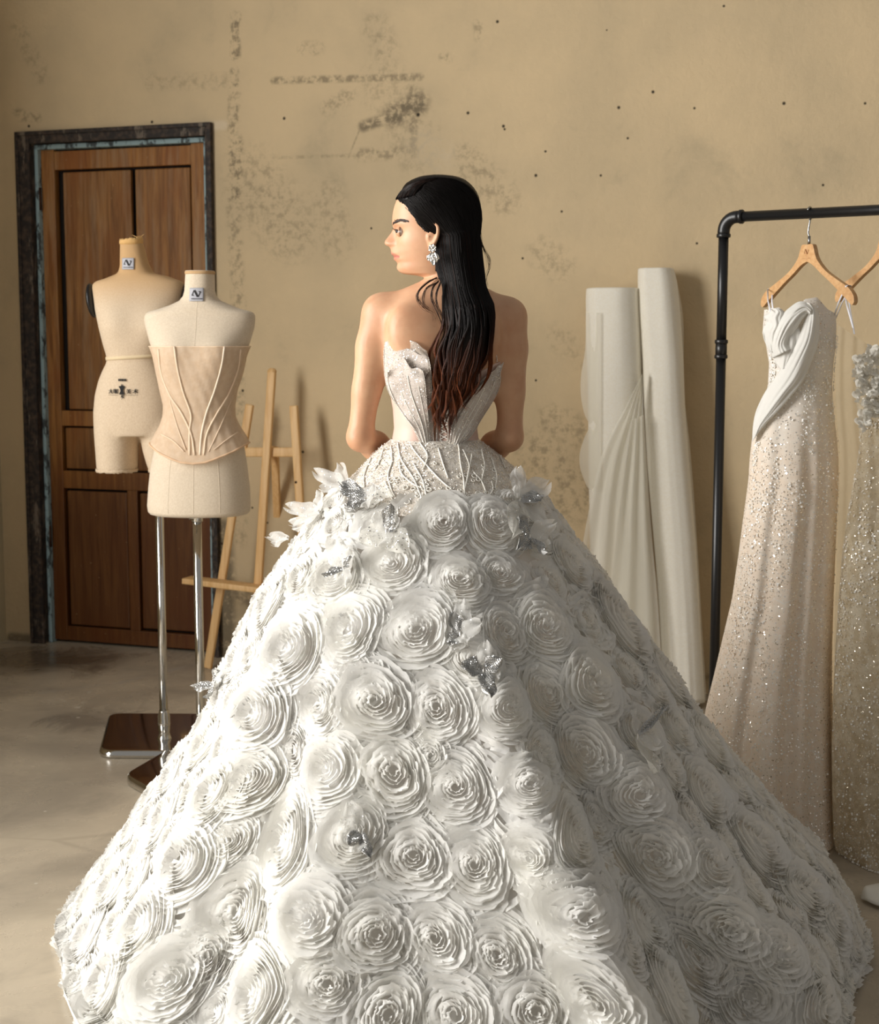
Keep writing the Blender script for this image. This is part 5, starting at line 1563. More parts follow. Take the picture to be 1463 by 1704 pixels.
path = P_arr(qa[..., 0], qa[..., 1], ya)
tt_ = np.concatenate([np.full(K1 - 1, 0), np.linspace(0, 1, K2)])
rad = np.interp(tt_, [0, .5, .85, 1], [.00055, .0006, .00045, .00012])[None] * r_.uniform(.8, 1.3, n)[:, None]
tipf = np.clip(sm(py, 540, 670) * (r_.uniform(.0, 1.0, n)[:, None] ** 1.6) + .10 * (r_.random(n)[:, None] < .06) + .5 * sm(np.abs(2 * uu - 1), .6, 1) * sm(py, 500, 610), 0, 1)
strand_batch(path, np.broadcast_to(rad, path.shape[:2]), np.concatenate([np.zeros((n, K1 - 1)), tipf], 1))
t = np.linspace(0, 1, K1)[None, :, None]
# front section swept back from the hairline above the parting
n = 420
u = r_.random(n)
st_ = np.stack([np.interp(u, [0, 1], [659, 690]), np.interp(u, [0, 1], [331, 324])], -1) + r_.normal(0, .8, (n, 2))
en = np.stack([np.interp(u, [0, 1], [706, 726]), np.interp(u, [0, 1], [300, 297])], -1) + r_.normal(0, .8, (n, 2))
ct_ = np.stack([np.interp(u, [0, 1], [668, 698]), np.interp(u, [0, 1], [308, 304])], -1) + r_.normal(0, 1.0, (n, 2))
q2 = (1 - t) ** 2 * st_[:, None] + 2 * t * (1 - t) * ct_[:, None] + t * t * en[:, None]
yy = on_cap(q2)
path = P_arr(q2[..., 0], q2[..., 1], yy - .0015 - r_.uniform(0, .004, n)[:, None])
strand_batch(path, np.full((n, K1), .0007), np.full((n, K1), .0) + (r_.random(n) < .2)[:, None] * .08)
# loose wisps
WP = [([(728, 462), (712, 470), (697, 486), (696, 500), (708, 515), (720, 522), (725, 535)], 16, 3.42), ([(730, 468), (720, 480), (719, 500), (728, 520), (738, 545)], 14, 3.40), ([(733, 470), (726, 490), (727, 510), (740, 535), (742, 555)], 14, 3.40),
      ([(729, 470), (712, 478), (705, 492), (706, 506), (716, 516)], 10, 3.41), ([(800, 398), (806, 415), (814, 430), (814, 445), (808, 462), (810, 476)], 7, 3.47), ([(786, 335), (793, 350), (799, 375), (803, 410), (809, 425), (813, 445)], 5, 3.49),
      ([(800, 610), (797, 635), (788, 648), (782, 660)], 10, 3.39), ([(790, 600), (786, 640), (790, 655), (797, 650)], 8, 3.39), ([(770, 640), (766, 662), (772, 675), (779, 681)], 10, 3.39), ([(730, 640), (722, 665), (714, 678), (706, 685)], 12, 3.39), ([(726, 610), (716, 618), (706, 636), (704, 640)], 5, 3.40),
      ([(735, 650), (732, 675), (724, 690), (720, 702)], 14, 3.39), ([(752, 650), (756, 680), (754, 692)], 14, 3.385), ([(744, 650), (742, 680), (736, 694)], 14, 3.385), ([(760, 640), (768, 664), (765, 680)], 14, 3.385)]
for pts, cnt, Yw in WP:
    for k in range(cnt):
        p = np.array(pts, float); p = p + r_.normal(0, .6, p.shape) + r_.normal(0, 1.3, 2) * np.linspace(.3, 1.6, len(p))[:, None]
        sp = spline(p, 24); yb = np.interp(sp[:, 1], [460, 520, 700], [Yw + .02, Yw - .0, Yw - .004])
        yb = np.minimum(yb, Yw + .02)
        strand_batch(P_arr(sp[:, 0], sp[:, 1], yb + r_.normal(0, .004))[None], np.linspace(.0005, .00018, 24)[None] * r_.uniform(.8, 1.2), (sm(sp[:, 1], 560, 680) * r_.uniform(.3, 1.0))[None] + .05)
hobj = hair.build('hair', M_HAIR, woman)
hobj['label'] = 'long dark brown hair with auburn ends, painted as sunlit, falling down the back'
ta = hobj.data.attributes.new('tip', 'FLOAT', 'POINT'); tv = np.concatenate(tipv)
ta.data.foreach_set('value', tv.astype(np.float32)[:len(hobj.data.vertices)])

# ---- bodice
NBD = Nodes('glitter_bodice'); co = NBD.coord('Object')
NBD.cloth(NBD.mix(NBD.ramp(NBD.noise(co, 30, 4), .35, .65), lin(204, 192, 182), lin(218, 208, 199)), .15, 0.0, NBD.bump(NBD.noise(co, 300, 3), .3, .001)); NBD.glitter(750, .10, lin(255, 252, 246), 1.3)
M_BOD = NBD.m
NSA = Nodes('blush_satin'); NSA.set(color=lin(206, 176, 160), rough=.5, sheen=.2); M_BLUSH = NSA.m
NSH = Nodes('sheer_glitter_organza'); NSH.cloth(lin(228, 218, 206), .4, .45); NSH.glitter(750, .06, lin(255, 252, 246), 1.3); M_SHG = NSH.m
M_BEAD = Nodes('silver_bead').set(color=lin(232, 228, 220), rough=.2, metal=.75).m
M_CORD = Nodes('white_cord').set(color=lin(236, 232, 222), rough=.5).m
bt = np.array([(-pi, 560), (-1.9, 562), (-1.5, 590), (-1.2, 585), (-.9, 575), (-.45, 582), (-.20, 610), (-.07, 690), (.0, 740), (.10, 690), (.25, 655), (.6, 618), (1.0, 604), (1.35, 600), (1.6, 606), (1.9, 570), (pi, 560)])
tb = np.linspace(-pi, pi, 181)[:-1]
top_z = np.array([zpx(y) for y in np.interp(tb, bt[:, 0], bt[:, 1])]); bot_z = np.full_like(top_z, zpx(742))
A = np.stack([TK.pt(tb, bot_z + (top_z - bot_z) * k, .005) for k in np.linspace(0, 1, 40)])
bod = MB().grid(A, cv=True).build('bodice', M_BLUSH, woman); solid(bod, .002)
def tback(px, py, off):
    p = P(px, py, YB - .09)
    for _ in range(3):
        p = P(px, py, float(TK.back(p[0], p[2], off)))
    return p
def petal(name, left, right, off, mat, parent, ruff=.006, n=44, m=20, lift=.0, seed=0, curl=.004, bumps=()):
    Lp, Rp = spline(left, n), spline(right, n)
    A = np.zeros((n, m, 3))
    for i in range(n):
        for j in range(m):
            v = j / (m - 1); u = i / (n - 1); q = Lp[i] * (1 - v) + Rp[i] * v
            q = q - np.array([0, sum(h * math.exp(-((v - c) / w) ** 2) for c, w, h in bumps) * sm(u, .45, 1)])
            e = max(0, abs(2 * v - 1) - .45) / .55
            o = off + ruff * (sin(u * 17 + seed) * e + .6 * sin(v * 9 + u * 6 + seed) * sm(u, .3, 1)) + lift * u + curl * e * e * sm(u, .25, .8)
            A[i, j] = tback(q[0], q[1], max(.006, o))
    o = MB().grid(A).build(name, mat, parent); solid(o, .0012); return o, A
pS, _ = petal('sheer_petal', [(668, 650), (655, 620), (647, 595), (645, 572), (649, 553)], [(720, 650), (719, 625), (716, 605), (713, 594), (710, 584)], .010, M_SHG, bod, .003, seed=2, bumps=((.30, .25, 8), (.72, .15, 5)))
pL, AL = petal('bodice_petal', [(701, 741), (689, 715), (668, 685), (648, 655), (641, 630), (639, 605), (639, 585), (641, 570)], [(722, 741), (720, 700), (719, 660), (718, 630), (716, 610), (713, 597)], .013, M_BOD, bod, .003, seed=0, bumps=((.22, .16, 9), (.60, .15, 5), (.95, .1, 4)))
pL2, AL2 = petal('bodice_petal', [(703, 741), (691, 716), (672, 690), (654, 662), (646, 642), (645, 628)], [(716, 741), (713, 700), (710, 665), (708, 640), (706, 628), (703, 619)], .022, M_BOD, bod, .003, seed=3, curl=.005, bumps=((.42, .22, 30), (.05, .12, 10), (.85, .14, 8)))
pR, AR = petal('bodice_petal', [(748, 741), (751, 715), (760, 690), (774, 665), (790, 645), (805, 630), (818, 620), (824, 616)], [(766, 741), (785, 724), (803, 695), (820, 668), (830, 648), (833, 632), (833, 620), (838, 603)], .012, M_BOD, bod, .003, seed=1, bumps=((.35, .2, 3),))
pR2, AR2 = petal('bodice_petal', [(752, 741), (756, 715), (767, 690), (782, 666), (797, 646), (808, 634)], [(763, 741), (778, 722), (793, 697), (808, 672), (818, 650), (824, 634)], .020, M_BOD, bod, .003, seed=4, bumps=((.5, .3, 8),))
def beads(name, pts, r, parent, mat=None, step=2.2):
    pts = np.asarray(pts); d = np.r_[0, np.cumsum(np.linalg.norm(np.diff(pts, axis=0), axis=1))]
    s = np.arange(0, d[-1], r * step); q = np.stack([np.interp(s, d, pts[:, k]) for k in range(3)], 1)
    m = MB()
    for c in q: m.ball(c, r, 6)
    o = m.build(name, mat or M_BEAD, parent); o['kind'] = 'stuff'; return o
for (Ag, par) in ((AL, pL), (AL2, pL2), (AR, pR), (AR2, pR2)):
    for col in (0, -1):
        beads('bead_trim', Ag[:, col] + [0, -.002, 0], .0011, par)
    mid = Ag[:int(len(Ag) * .75), Ag.shape[1] // 2] + [0, -.0015, 0]
    MB().tube(mid, .0011, 6).build('seam_cord', M_CORD, par)
    for f in (.25, .75):
        MB().tube(Ag[:int(len(Ag) * .62), int(Ag.shape[1] * f)] + [0, -.001, 0], .0008, 6).build('seam_cord', M_CORD, par)
# lacing over the open back
lc = MB(); gap = MB()
gp = np.array([[tback(x, y, .004) for x in np.linspace(730, 750, 8)] for y in np.linspace(660, 742, 20)])
MB().grid(gp).build('lacing_panel', simple('grey_net_panel', lin(128, 118, 108), .9), bod)
ys = np.linspace(668, 741, 9)
lob = MB()
for k in range(8):
    for (a, b) in ((731.5, 747.5), (747.5, 731.5)):
        pts = [tback(a + (b - a) * f, ys[k] + (ys[k + 1] - ys[k]) * f, .009) for f in np.linspace(0, 1, 8)]
        lob.tube(pts, .0013, 8)
    for a in (731.5, 747.5):
        pts = [tback(a + (2 if a < 740 else -2) * sin(f * pi), ys[k] + (ys[k + 1] - ys[k]) * f, .008) for f in np.linspace(0, 1, 6)]; lob.tube(pts, .0011, 6)
lo2 = lob.build('lacing', M_CORD, bod)
bw_ = MB(); c = tback(739, 742, .016)
for d in ((1, .2), (-1, .1), (.5, -.9), (-.5, -.9)):
    leaf(bw_, c, [d[0], -.25, d[1]], [0, -1, 0], .016, .004)
solid(bw_.build('ribbon_bow', M_RIB, bod), .0008)
for x0, x1 in ((728, 727), (751, 752)):
    bo = MB(); pts = np.array([tback(x0 + (x1 - x0) * f, 672 + 70 * f, .010) for f in np.linspace(0, 1, 16)]); bo.tube(pts, .0024, 8); bo.build('lacing_edge', M_BOD, bod)
b_ = beads('bead_trim', [tback(x, y, .010) for x, y in spline([(826, 590), (827, 597), (827, 603)], 8)], .0018, bod)

# ---- skirt surface
SK = [(730, 655, 792, YB, .088, .100), (752, 628, 822, YB, .135, .13), (782, 600, 858, YB, .185, .17), (812, 567, 886, YB, .235, .21), (840, 538, 912, YB, .275, .25), (890, 505, 948, 3.51, .335, .30), (940, 470, 988, 3.52, .39, .36), (1000, 430, 1024, 3.53, .455, .42),
      (1065, 402, 1072, 3.54, .53, .47), (1130, 372, 1114, 3.55, .59, .52), (1190, 350, 1158, 3.56, .655, .56), (1255, 304, 1204, 3.57, .725, .60), (1300, 272, 1246, 3.58, .785, .63), (1360, 230, 1300, 3.59, .85, .66), (1400, 205, 1343, 3.60, .895, .68),
      (1450, 168, 1378, 3.61, .95, .70), (1500, 138, 1398, 3.62, 1.01, .70), (1548, 118, 1408, 3.62, 1.07, .70)]
S_ = []
for (py, L, R, Yc, bn, bfr) in SK:
    a, b = P(L, py, Yc), P(R, py, Yc); S_.append((max(a[2], .012), (a[0] + b[0]) / 2, (b[0] - a[0]) / 2, Yc, bn, bfr))
S_ = np.array(S_); ST = np.r_[0, np.cumsum(np.hypot(np.diff(S_[:, 0]), np.diff((S_[:, 2] + S_[:, 4]) / 2)))]; ST /= ST[-1]
FOLDS = [  # theta at t=.15, theta at t=1, width, amplitude
    (.11, .38, .10, .10), (.31, .63, .11, -.065), (.52, .86, .11, .045), (.78, 1.12, .10, -.022), (-.15, -.12, .14, -.030), (-.42, -.40, .12, .030), (-.62, -.62, .11, -.050), (-.90, -.88, .13, .025), (1.35, 1.45, .15, .03), (-1.25, -1.25, .12, -.035), (-1.6, -1.6, .2, .02)]
def skirt(th, t, off=0.0):
    th, t = np.broadcast_arrays(np.asarray(th, float), np.asarray(t, float))
    z, cx, a, Yc, bn, bfr = [np.interp(t, ST, S_[:, k]) for k in range(6)]
    fo = 0.0
    for (t0, t1, w, amp) in FOLDS:
        c = t0 + (t1 - t0) * np.clip((t - .15) / .85, 0, 1.2)
        fo = fo + amp * np.exp(-((th - c) / w) ** 2)
    fo = fo * sm(t, .10, .75) * (1 + .25 * t)
    k = 1 + fo
    # keep the traced outline where the sides turn away
    sidek = 1 + fo * .25
    return np.stack([cx + np.sin(th) * (a * (k * np.cos(th) ** 2 + sidek * np.sin(th) ** 2) + off), Yc - np.cos(th) * (np.where(np.cos(th) > 0, bn, bfr) * k + off), z], -1)
def sk_frame(th, t):
    e = 2e-3
    du = skirt(th + e, t) - skirt(th - e, t); dv = skirt(th, np.minimum(t + e, 1)) - skirt(th, np.maximum(t - e, 0))
    lu = np.linalg.norm(du, axis=-1) / (2 * e); lv = np.linalg.norm(dv, axis=-1) / (np.minimum(t + e, 1) - np.maximum(t - e, 0))
    n = np.cross(dv, du); n /= np.linalg.norm(n, axis=-1)[..., None] + 1e-12
    o = skirt(th, t) - np.stack([np.interp(t, ST, S_[:, 1]), np.interp(t, ST, S_[:, 3]), skirt(th, t)[..., 2] - .3], -1)
    n = np.where((np.sum(n * o, -1) < 0)[..., None], -n, n)
    return n, lu, lv
NSK = Nodes('ivory_organza'); co = NSK.coord('Object')
NSK.cloth(NSK.mix(NSK.ramp(NSK.noise(co, 5, 3), .35, .65), lin(246, 245, 241), lin(243, 242, 239)), .52, 0.0, NSK.bump(NSK.noise(co, 160, 4), .25, .002))
M_IVORY = NSK.m
tg_ = np.linspace(0, 1, 150); hg_ = np.linspace(-pi, pi, 361)[:-1]
Ask = skirt(hg_[None, :], tg_[:, None], -.004)
sk = MB().grid(Ask, cv=True).build('skirt', M_IVORY, woman)
gth, gtt = np.meshgrid(np.linspace(-1.65, 1.65, 420), np.linspace(.0, 1, 420), indexing='ij')
Gs = skirt(gth, gtt); gq = proj(Gs).reshape(-1, 2); gn, _, _ = sk_frame(gth, gtt)
vis = (np.sum(gn * (np.array([0, 0, CAMZ]) - Gs), -1) > 0).reshape(-1); gY = Gs[..., 1].reshape(-1)
gth_, gtt_ = gth.reshape(-1), gtt.reshape(-1)
def sk_at(px, py):
    d = ((gq - [px, py]) ** 2).sum(1) + np.where(vis, 0, 1e6)
    c = np.where(d < d.min() + 30)[0]; i = c[np.argmin(gY[c])]
    a, b = float(gth_[i]), float(gtt_[i]); e = 1e-3
    for _ in range(3):
        q0 = proj(skirt(a, b)); J = np.stack([(proj(skirt(a + e, b)) - q0) / e, (proj(skirt(a, b + e)) - q0) / e], 1)
        if abs(np.linalg.det(J)) < 2e4: break
        st = np.linalg.solve(J, np.array([px, py]) - q0); st = np.clip(st, -.02, .02)
        a, b = a + st[0], min(max(b + st[1], 0.0), 1.0)
    return a, b
# hem: a rounded rolled edge on the floor
MB().tube(np.vstack([skirt(hg_, np.full_like(hg_, 1.0), -.006) + [0, 0, .004], skirt(hg_[:1], np.array([1.0]), -.006) + [0, 0, .004]]), .012, 8).build('rolled_hem', M_IVORY, sk)

# ---- rosettes: spiralling gathered organza, fitted to the folds of the skirt
def rosette(mb, th0, t0, R, seed, tw=1):
    r = np.random.default_rng(seed)
    turns = 15.0 if R > .05 else 11.0
    per = 54; n = int(turns * per)
    ph = np.linspace(0, turns * 2 * pi, n); f = ph / ph[-1]
    rho = R * (.05 + .95 * f ** .85)
    # the outline is uneven, each flower is pushed a little out of round
    a1, a2, a3 = r.uniform(0, 6.28, 3)
    out = 1 + .10 * np.sin(ph + a1) * f + .08 * np.sin(2 * ph + a2) + .07 * np.sin(3 * ph + a3) * f
    rho = rho * out
    H = R * r.uniform(.15, .24)
    hb = H * (1 - f ** 1.4) * .75 + .002
    lean = np.radians(4 + 50 * f ** 1.1)
    pk = np.abs(np.sin(ph * r.uniform(1.1, 1.4) + r.uniform(0, 6))) ** .5
    low = vnoise(ph * 1.3 + seed * 3.1, f * 9 + seed, 13)
    low2 = vnoise(ph * .9 + seed * 1.7, f * 18 + seed, 14)
    w = R * np.interp(f, [0, .12, .5, 1], [.20, .17, .16, .19]) * (.40 + .40 * pk + .65 * low)
    hb = np.maximum(hb + H * .35 * (low2 - .5) * (f > .1), .002)
    lean = lean + .45 * (low - .5) * sm(f, .05, .3)
    fine = (vnoise(ph * 4.0 + seed, f * 17 + seed * .7, 11) - .5)
    fine2 = (vnoise(ph * 9.5 + seed * 2, f * 9, 12) - .5)
    rows = []
    for s in (0.0, .4, .75, 1.0):
        dr = np.sin(lean) * w * s; dz = np.cos(lean) * w * s
        curl = .22 * w * max(0, s - .4) * 1.6
        rr = rho + dr + curl * .7 + s * R * (.075 * fine + .06 * fine2)
        hh_ = hb + dz - curl * .45 + s * R * (.05 * fine2 + .04 * fine)
        da = s * (.07 * fine2 + .05 * fine) / np.maximum(f, .2)
        rows.append(np.stack([rr * np.cos(ph * tw + da), rr * np.sin(ph * tw + da), np.maximum(hh_, .0015)], -1))
    L = np.stack(rows, 1)                                    # (n,4,3) local
    nn, lu, lv = sk_frame(np.array(th0), np.array(t0))
    st = 1.0 + .10 * r.random()
    th = th0 + L[..., 0] / lu; t = np.clip(t0 - L[..., 1] * st / lv, 0.02, 1.0)
    n2, _, _ = sk_frame(th, t)
    V = skirt(th, t) + n2 * L[..., 2:3]
    V[..., 2] = np.maximum(V[..., 2], .004)
    mb.grid(V)
RO = [(738, 874, 52), (820, 872, 50), (655, 942, 50), (828, 957, 42), (765, 968, 52), (950, 943, 48), (1030, 1038, 62), (903, 1047, 50), (836, 1058, 44), (1108, 1127, 52), (980, 1143, 56), (1045, 1120, 34), (728, 1180, 52), (842, 1182, 46), (970, 1255, 54), (908, 1158, 46),
      (484, 1083, 62), (583, 1055, 56), (695, 1055, 58), (625, 1170, 62), (430, 1192, 66), (548, 1282, 58), (655, 1287, 62), (362, 1322, 60), (310, 1437, 62), (483, 1402, 64), (240, 1542, 62), (398, 1517, 62), (286, 1632, 66), (430, 1662, 68), (515, 1532, 62), (760, 1312, 56), (690, 1427, 58), (790, 1442, 52),
      (625, 1557, 64), (727, 1562, 56), (826, 1592, 52), (950, 1397, 60), (970, 1532, 64), (1000, 1668, 70), (645, 1692, 68), (760, 1690, 64), (890, 1685, 60), (1168, 1327, 54), (1255, 1407, 58), (1335, 1487, 58), (1210, 1547, 62), (1290, 1590, 58), (1345, 1600, 50), (1150, 1590, 62), (1245, 1655, 62),
      (1180, 1445, 60), (1090, 1425, 60), (1070, 1540, 60), (1110, 1655, 64), (1060, 1325, 56), (1175, 1235, 50), (1245, 1310, 46), (1060, 1225, 50), (560, 960, 54), (505, 960, 44), (600, 1120, 46), (540, 1170, 52), (720, 1260, 40), (880, 1310, 44), (885, 1430, 44), (930, 1480, 40), (1340, 1400, 44), (180, 1640, 60), (190, 1480, 50), (280, 1360, 50), (420, 1300, 56), (350, 1590, 52), (590, 1390, 56), (1380, 1530, 46), (1360, 1680, 60), (545, 1640, 56), (150, 1560, 50), (400, 1100, 46), (345, 1240, 46), (455, 1000, 46), (1150, 1180, 36)]
placed = []
for (x, y, r) in RO:
    a, b = sk_at(x, y); c = skirt(np.array(a), np.array(b))
    placed.append((a, b, r * np.linalg.norm(c - [0, 0, CAMZ]) / F * 1.0, c))
# fill what is left over the visible sides with smaller ones
r_ = np.random.default_rng(5)
cand = 0
while cand < 9000:
    cand += 1
    a, b = r_.uniform(-1.9, 1.9), r_.uniform(.135, .985)
    c = skirt(np.array(a), np.array(b))
    R = .052 if b > .35 else .040
    if R > 0 and all(np.linalg.norm(c - q[3]) > (R + q[2]) * .88 for q in placed):
        placed.append((a, b, R, c))
placed = [q for q in placed if q[1] > .10]
print('rosettes', len(placed))
order = sorted(range(len(placed)), key=lambda i: -(placed[i][2] / np.linalg.norm(placed[i][3] - [0, 0, CAMZ])) * (1 if abs(placed[i][0]) < 1.45 else .3))
rest = MB()
for k, i in enumerate(order):
    a, b, R, c = placed[i]
    if k < 100:
        m = MB(); rosette(m, a, b, R * (1.20 if b > .3 else 1.02), 1000 + i, 1 if i % 2 else -1); m.build('rosette', M_IVORY, sk)
    else:
        rosette(rest, a, b, R * (1.20 if b > .3 else 1.02), 1000 + i, 1 if i % 2 else -1)
ro = rest.build('rosettes_around_the_sides', M_IVORY, sk); ro['kind'] = 'stuff'
# loose gathered ruffles between the rosettes
fil = MB()
for k in range(6500):
    a, b = r_.uniform(-1.85, 1.85), r_.uniform(.13, .995)
    if b < .3 and r_.random() > .5: continue
    c = skirt(np.array(a), np.array(b)); d = [np.linalg.norm(c - q[3]) / q[2] for q in placed]; j = int(np.argmin(d))
    if d[j] < .88: continue
    n_, lu, lv = sk_frame(np.array(a), np.array(b))
    qa, qb = placed[j][0], placed[j][1]
    an0 = math.atan2(-(b - qb) * lv, (a - qa) * lu) + pi / 2 + r_.normal(0, .35)
    L, W = r_.uniform(.020, .045), r_.uniform(.010, .020)
    s = np.linspace(-1, 1, 9)[:, None]; e = np.linspace(0, 1, 4)[None, :]
    bend = r_.uniform(-.3, .5)
    lx = s * L - e * 0; ly = bend * L * s ** 2 + e * W * (.75 + .25 * np.cos(s * 1.5)) * r_.choice([-1, 1])
    hh_ = .004 + e * W * r_.uniform(.25, .7) * np.cos(s * 1.2) + .003 * np.sin(s * 6 + k) * e
    X = lx * cos(an0) - ly * sin(an0); Yl = lx * sin(an0) + ly * cos(an0)
    th = a + X / lu; t = np.clip(b - Yl / lv, .10, 1.0)
    n2, _, _ = sk_frame(th, t)
    V = skirt(th, t) + n2 * hh_[..., None]; V[..., 2] = np.maximum(V[..., 2], .003)
    fil.grid(V)
for k in range(700):
    a = r_.uniform(-1.9, 1.9); t0 = r_.uniform(.965, .998)
    n_, lu, lv = sk_frame(np.array(a), np.array(t0)); L, W = r_.uniform(.018, .04), r_.uniform(.016, .030)
    s = np.linspace(-1, 1, 9)[:, None]; e = np.linspace(0, 1, 4)[None, :]
    th = a + s * L / lu + 0 * e; base = skirt(th, np.full_like(th, t0), .002)
    o_ = np.stack([np.sin(th), -np.cos(th), 0 * th], -1)
    V = base + o_ * (e * W * .7 * (.7 + .3 * np.cos(s * 2 + k)) + .003 * np.sin(s * 7 + k) * e)[..., None]
    V[..., 2] = np.maximum(V[..., 2] + e * r_.uniform(-.01, .012) + .003 * np.sin(s * 6 + k) * e, .003)
    fil.grid(V)
fo_ = fil.build('gathered_ruffles', M_IVORY, sk); fo_['kind'] = 'stuff'

# ---- beaded lace over the hips
NHP = Nodes('beaded_lace'); co = NHP.coord('Object')
NHP.cloth(NHP.mix(NHP.ramp(NHP.noise(co, 45, 5), .38, .62), lin(214, 204, 190), lin(236, 229, 218)), .15, 0.0, NHP.bump(NHP.noise(co, 180, 4), .5, .003)); NHP.glitter(520, .10, lin(255, 251, 244), 1.3)
tl = np.interp(hg_, [-pi, -1.6, -1.2, -.8, -.3, 0, .3, .7, 1.1, 1.5, pi], [.10, .09, .10, .125, .150, .155, .155, .150, .13, .10, .10])
A = np.stack([skirt(hg_, tl * k, .006) for k in np.linspace(0, 1, 24)])
hip = MB().grid(A, cv=True).build('hip_lace', NHP.m, woman)
def hp_at(px, py, off=.009):
    a, b = sk_at(px, py); return skirt(np.array(a), np.array(b), off)
for c in [[(663, 735), (672, 765), (690, 795), (700, 820), (704, 832)], [(686, 740), (700, 760), (730, 795), (752, 815)], [(700, 735), (712, 755), (710, 770), (705, 780)], [(668, 768), (672, 788), (690, 805), (705, 812)], [(729, 745), (738, 775), (745, 795)], [(652, 740), (657, 765), (650, 790), (655, 815), (660, 825)],
          [(640, 745), (636, 765), (628, 780)], [(768, 748), (778, 775), (775, 800)], [(782, 755), (776, 790), (772, 812)], [(785, 785), (798, 800), (806, 820)], [(814, 800), (816, 815), (806, 830)], [(800, 745), (802, 775), (798, 800)], [(815, 760), (822, 790), (820, 812)], [(830, 755), (838, 778)], [(760, 735), (764, 770), (770, 800), (772, 835)], [(645, 800), (652, 822), (660, 838)], [(620, 760), (610, 790), (612, 810)], [(690, 770), (705, 800), (712, 836)]]:
    MB().tube(np.array([hp_at(*q) for q in spline(c, 18)]), .0017, 7).build('beaded_cord', M_CORD, hip)
rg = MB(); r_ = np.random.default_rng(8)
for k in range(110):
    x, y = r_.uniform(640, 845), r_.uniform(770, 838)
    if r_.random() > (y - 740) / 100: continue
    a, b = sk_at(x, y); n_, _, _ = sk_frame(np.array(a), np.array(b)); rg.torus(skirt(np.array(a), np.array(b), .009), r_.uniform(.0028, .0062), .0012, n_)
rgo = rg.build('bead_rings', M_CORD, hip); rgo['kind'] = 'stuff'
sq_ = MB()
sf = lambda a, t, off: skirt(a, t, off)
sequins('beading', sf, 2400, hip, M_BEAD, 14, None, .0008, .0019, (-1.5, 1.5), (.004, .15), .0095)

# ---- crystal butterflies
NBW = Nodes('butterfly_organza'); co = NBW.coord('Object')
NBW.cloth(lin(240, 239, 235), .45, .38, NBW.bump(NBW.noise(NBW.mapping(co, (60, 60, 60)), 2, 3), .1, .002)); NBW.glitter(900, .02)
M_BFLY = NBW.m
NBS = Nodes('butterfly_sheer'); NBS.cloth(lin(238, 236, 228), .4, .42); NBS.glitter(700, .05); M_BSH = NBS.m
M_CRY = Nodes('crystal').set(color=lin(200, 200, 198), rough=.10, metal=1.0).m
M_CRB = Nodes('smoky_crystal_net').set(color=lin(176, 175, 172), rough=.45, metal=.3).m
def wing(parent, ctr, n_, ux, uy, ang, L, W, lift, kind, seed):
    d = ux * cos(ang) + uy * sin(ang); s = -ux * sin(ang) + uy * cos(ang)
    r = np.random.default_rng(seed)
    a = np.linspace(0, 1, 12)[:, None]; b = np.linspace(-1, 1, 11)[None, :]
    pt = r.uniform(.55, .9)
    w = np.sin(pi * np.clip(a * (.90 if kind != 'point' else .96) + .05, 0, 1)) ** pt
    def surf(a, b, o=0.0):
        w = np.sin(pi * np.clip(a * .90 + .05, 0, 1)) ** pt * (1 + .12 * np.sin(a * 11 + seed) * np.abs(b))
        return ctr + (a * L * cos(lift))[..., None] * d + (b * W * w)[..., None] * s + (a * L * sin(lift) - .12 * L * a ** 2 + .22 * W * b ** 2 * a + (.004 * np.sin(b * 5 + seed) + .006 * np.sin(a * 7 + b * 3 + seed * 1.3)) * a + o + .004)[..., None] * n_
    m = MB(); m.grid(surf(a, b + 0 * a), mi=0)
    if kind in ('crystal', 'dots'):
        stp = .0036 if kind == 'crystal' else .012
        na = int(L / stp); 
        for i in range(na):
            aa = (i + .6) / na
            if kind == 'crystal' and aa < .12: continue
            ww = W * np.sin(pi * np.clip(aa * .90 + .05, 0, 1)) ** pt; nb = max(1, int(2 * ww / stp))
            for j in range(nb):
                if kind == 'dots' and r.random() < .45: continue
                bb = -1 + 2 * (j + .5 + .5 * (i % 2) * .8) / nb
                if abs(bb) > .96: continue
                c = surf(np.array(aa), np.array(bb), .0008); rr = .00150 if kind == 'crystal' else r.uniform(.0010, .0024)
                nr = n_ + r.normal(0, .35, 3); nr /= np.linalg.norm(nr)
                u = np.cross(nr, [0, 0, 1.]); u /= np.linalg.norm(u); v = np.cross(nr, u)
                an = np.arange(6) * pi / 3
                ring = c + rr * (np.cos(an)[:, None] * u + np.sin(an)[:, None] * v)
                top = c + .55 * rr * (np.cos(an)[:, None] * u + np.sin(an)[:, None] * v) + nr * rr * .7
                m.add(np.vstack([ring, top]), [tuple(range(6, 12))] + [(q, (q + 1) % 6, (q + 1) % 6 + 6, q + 6) for q in range(6)], 1)
    o = m.build('wing', [M_BSH if kind in ('sheer', 'dots') else M_CRB if kind == 'crystal' else M_BFLY, M_CRY], parent)
    for p in o.data.polygons:
        if p.material_index == 1: p.use_smooth = False
    return o
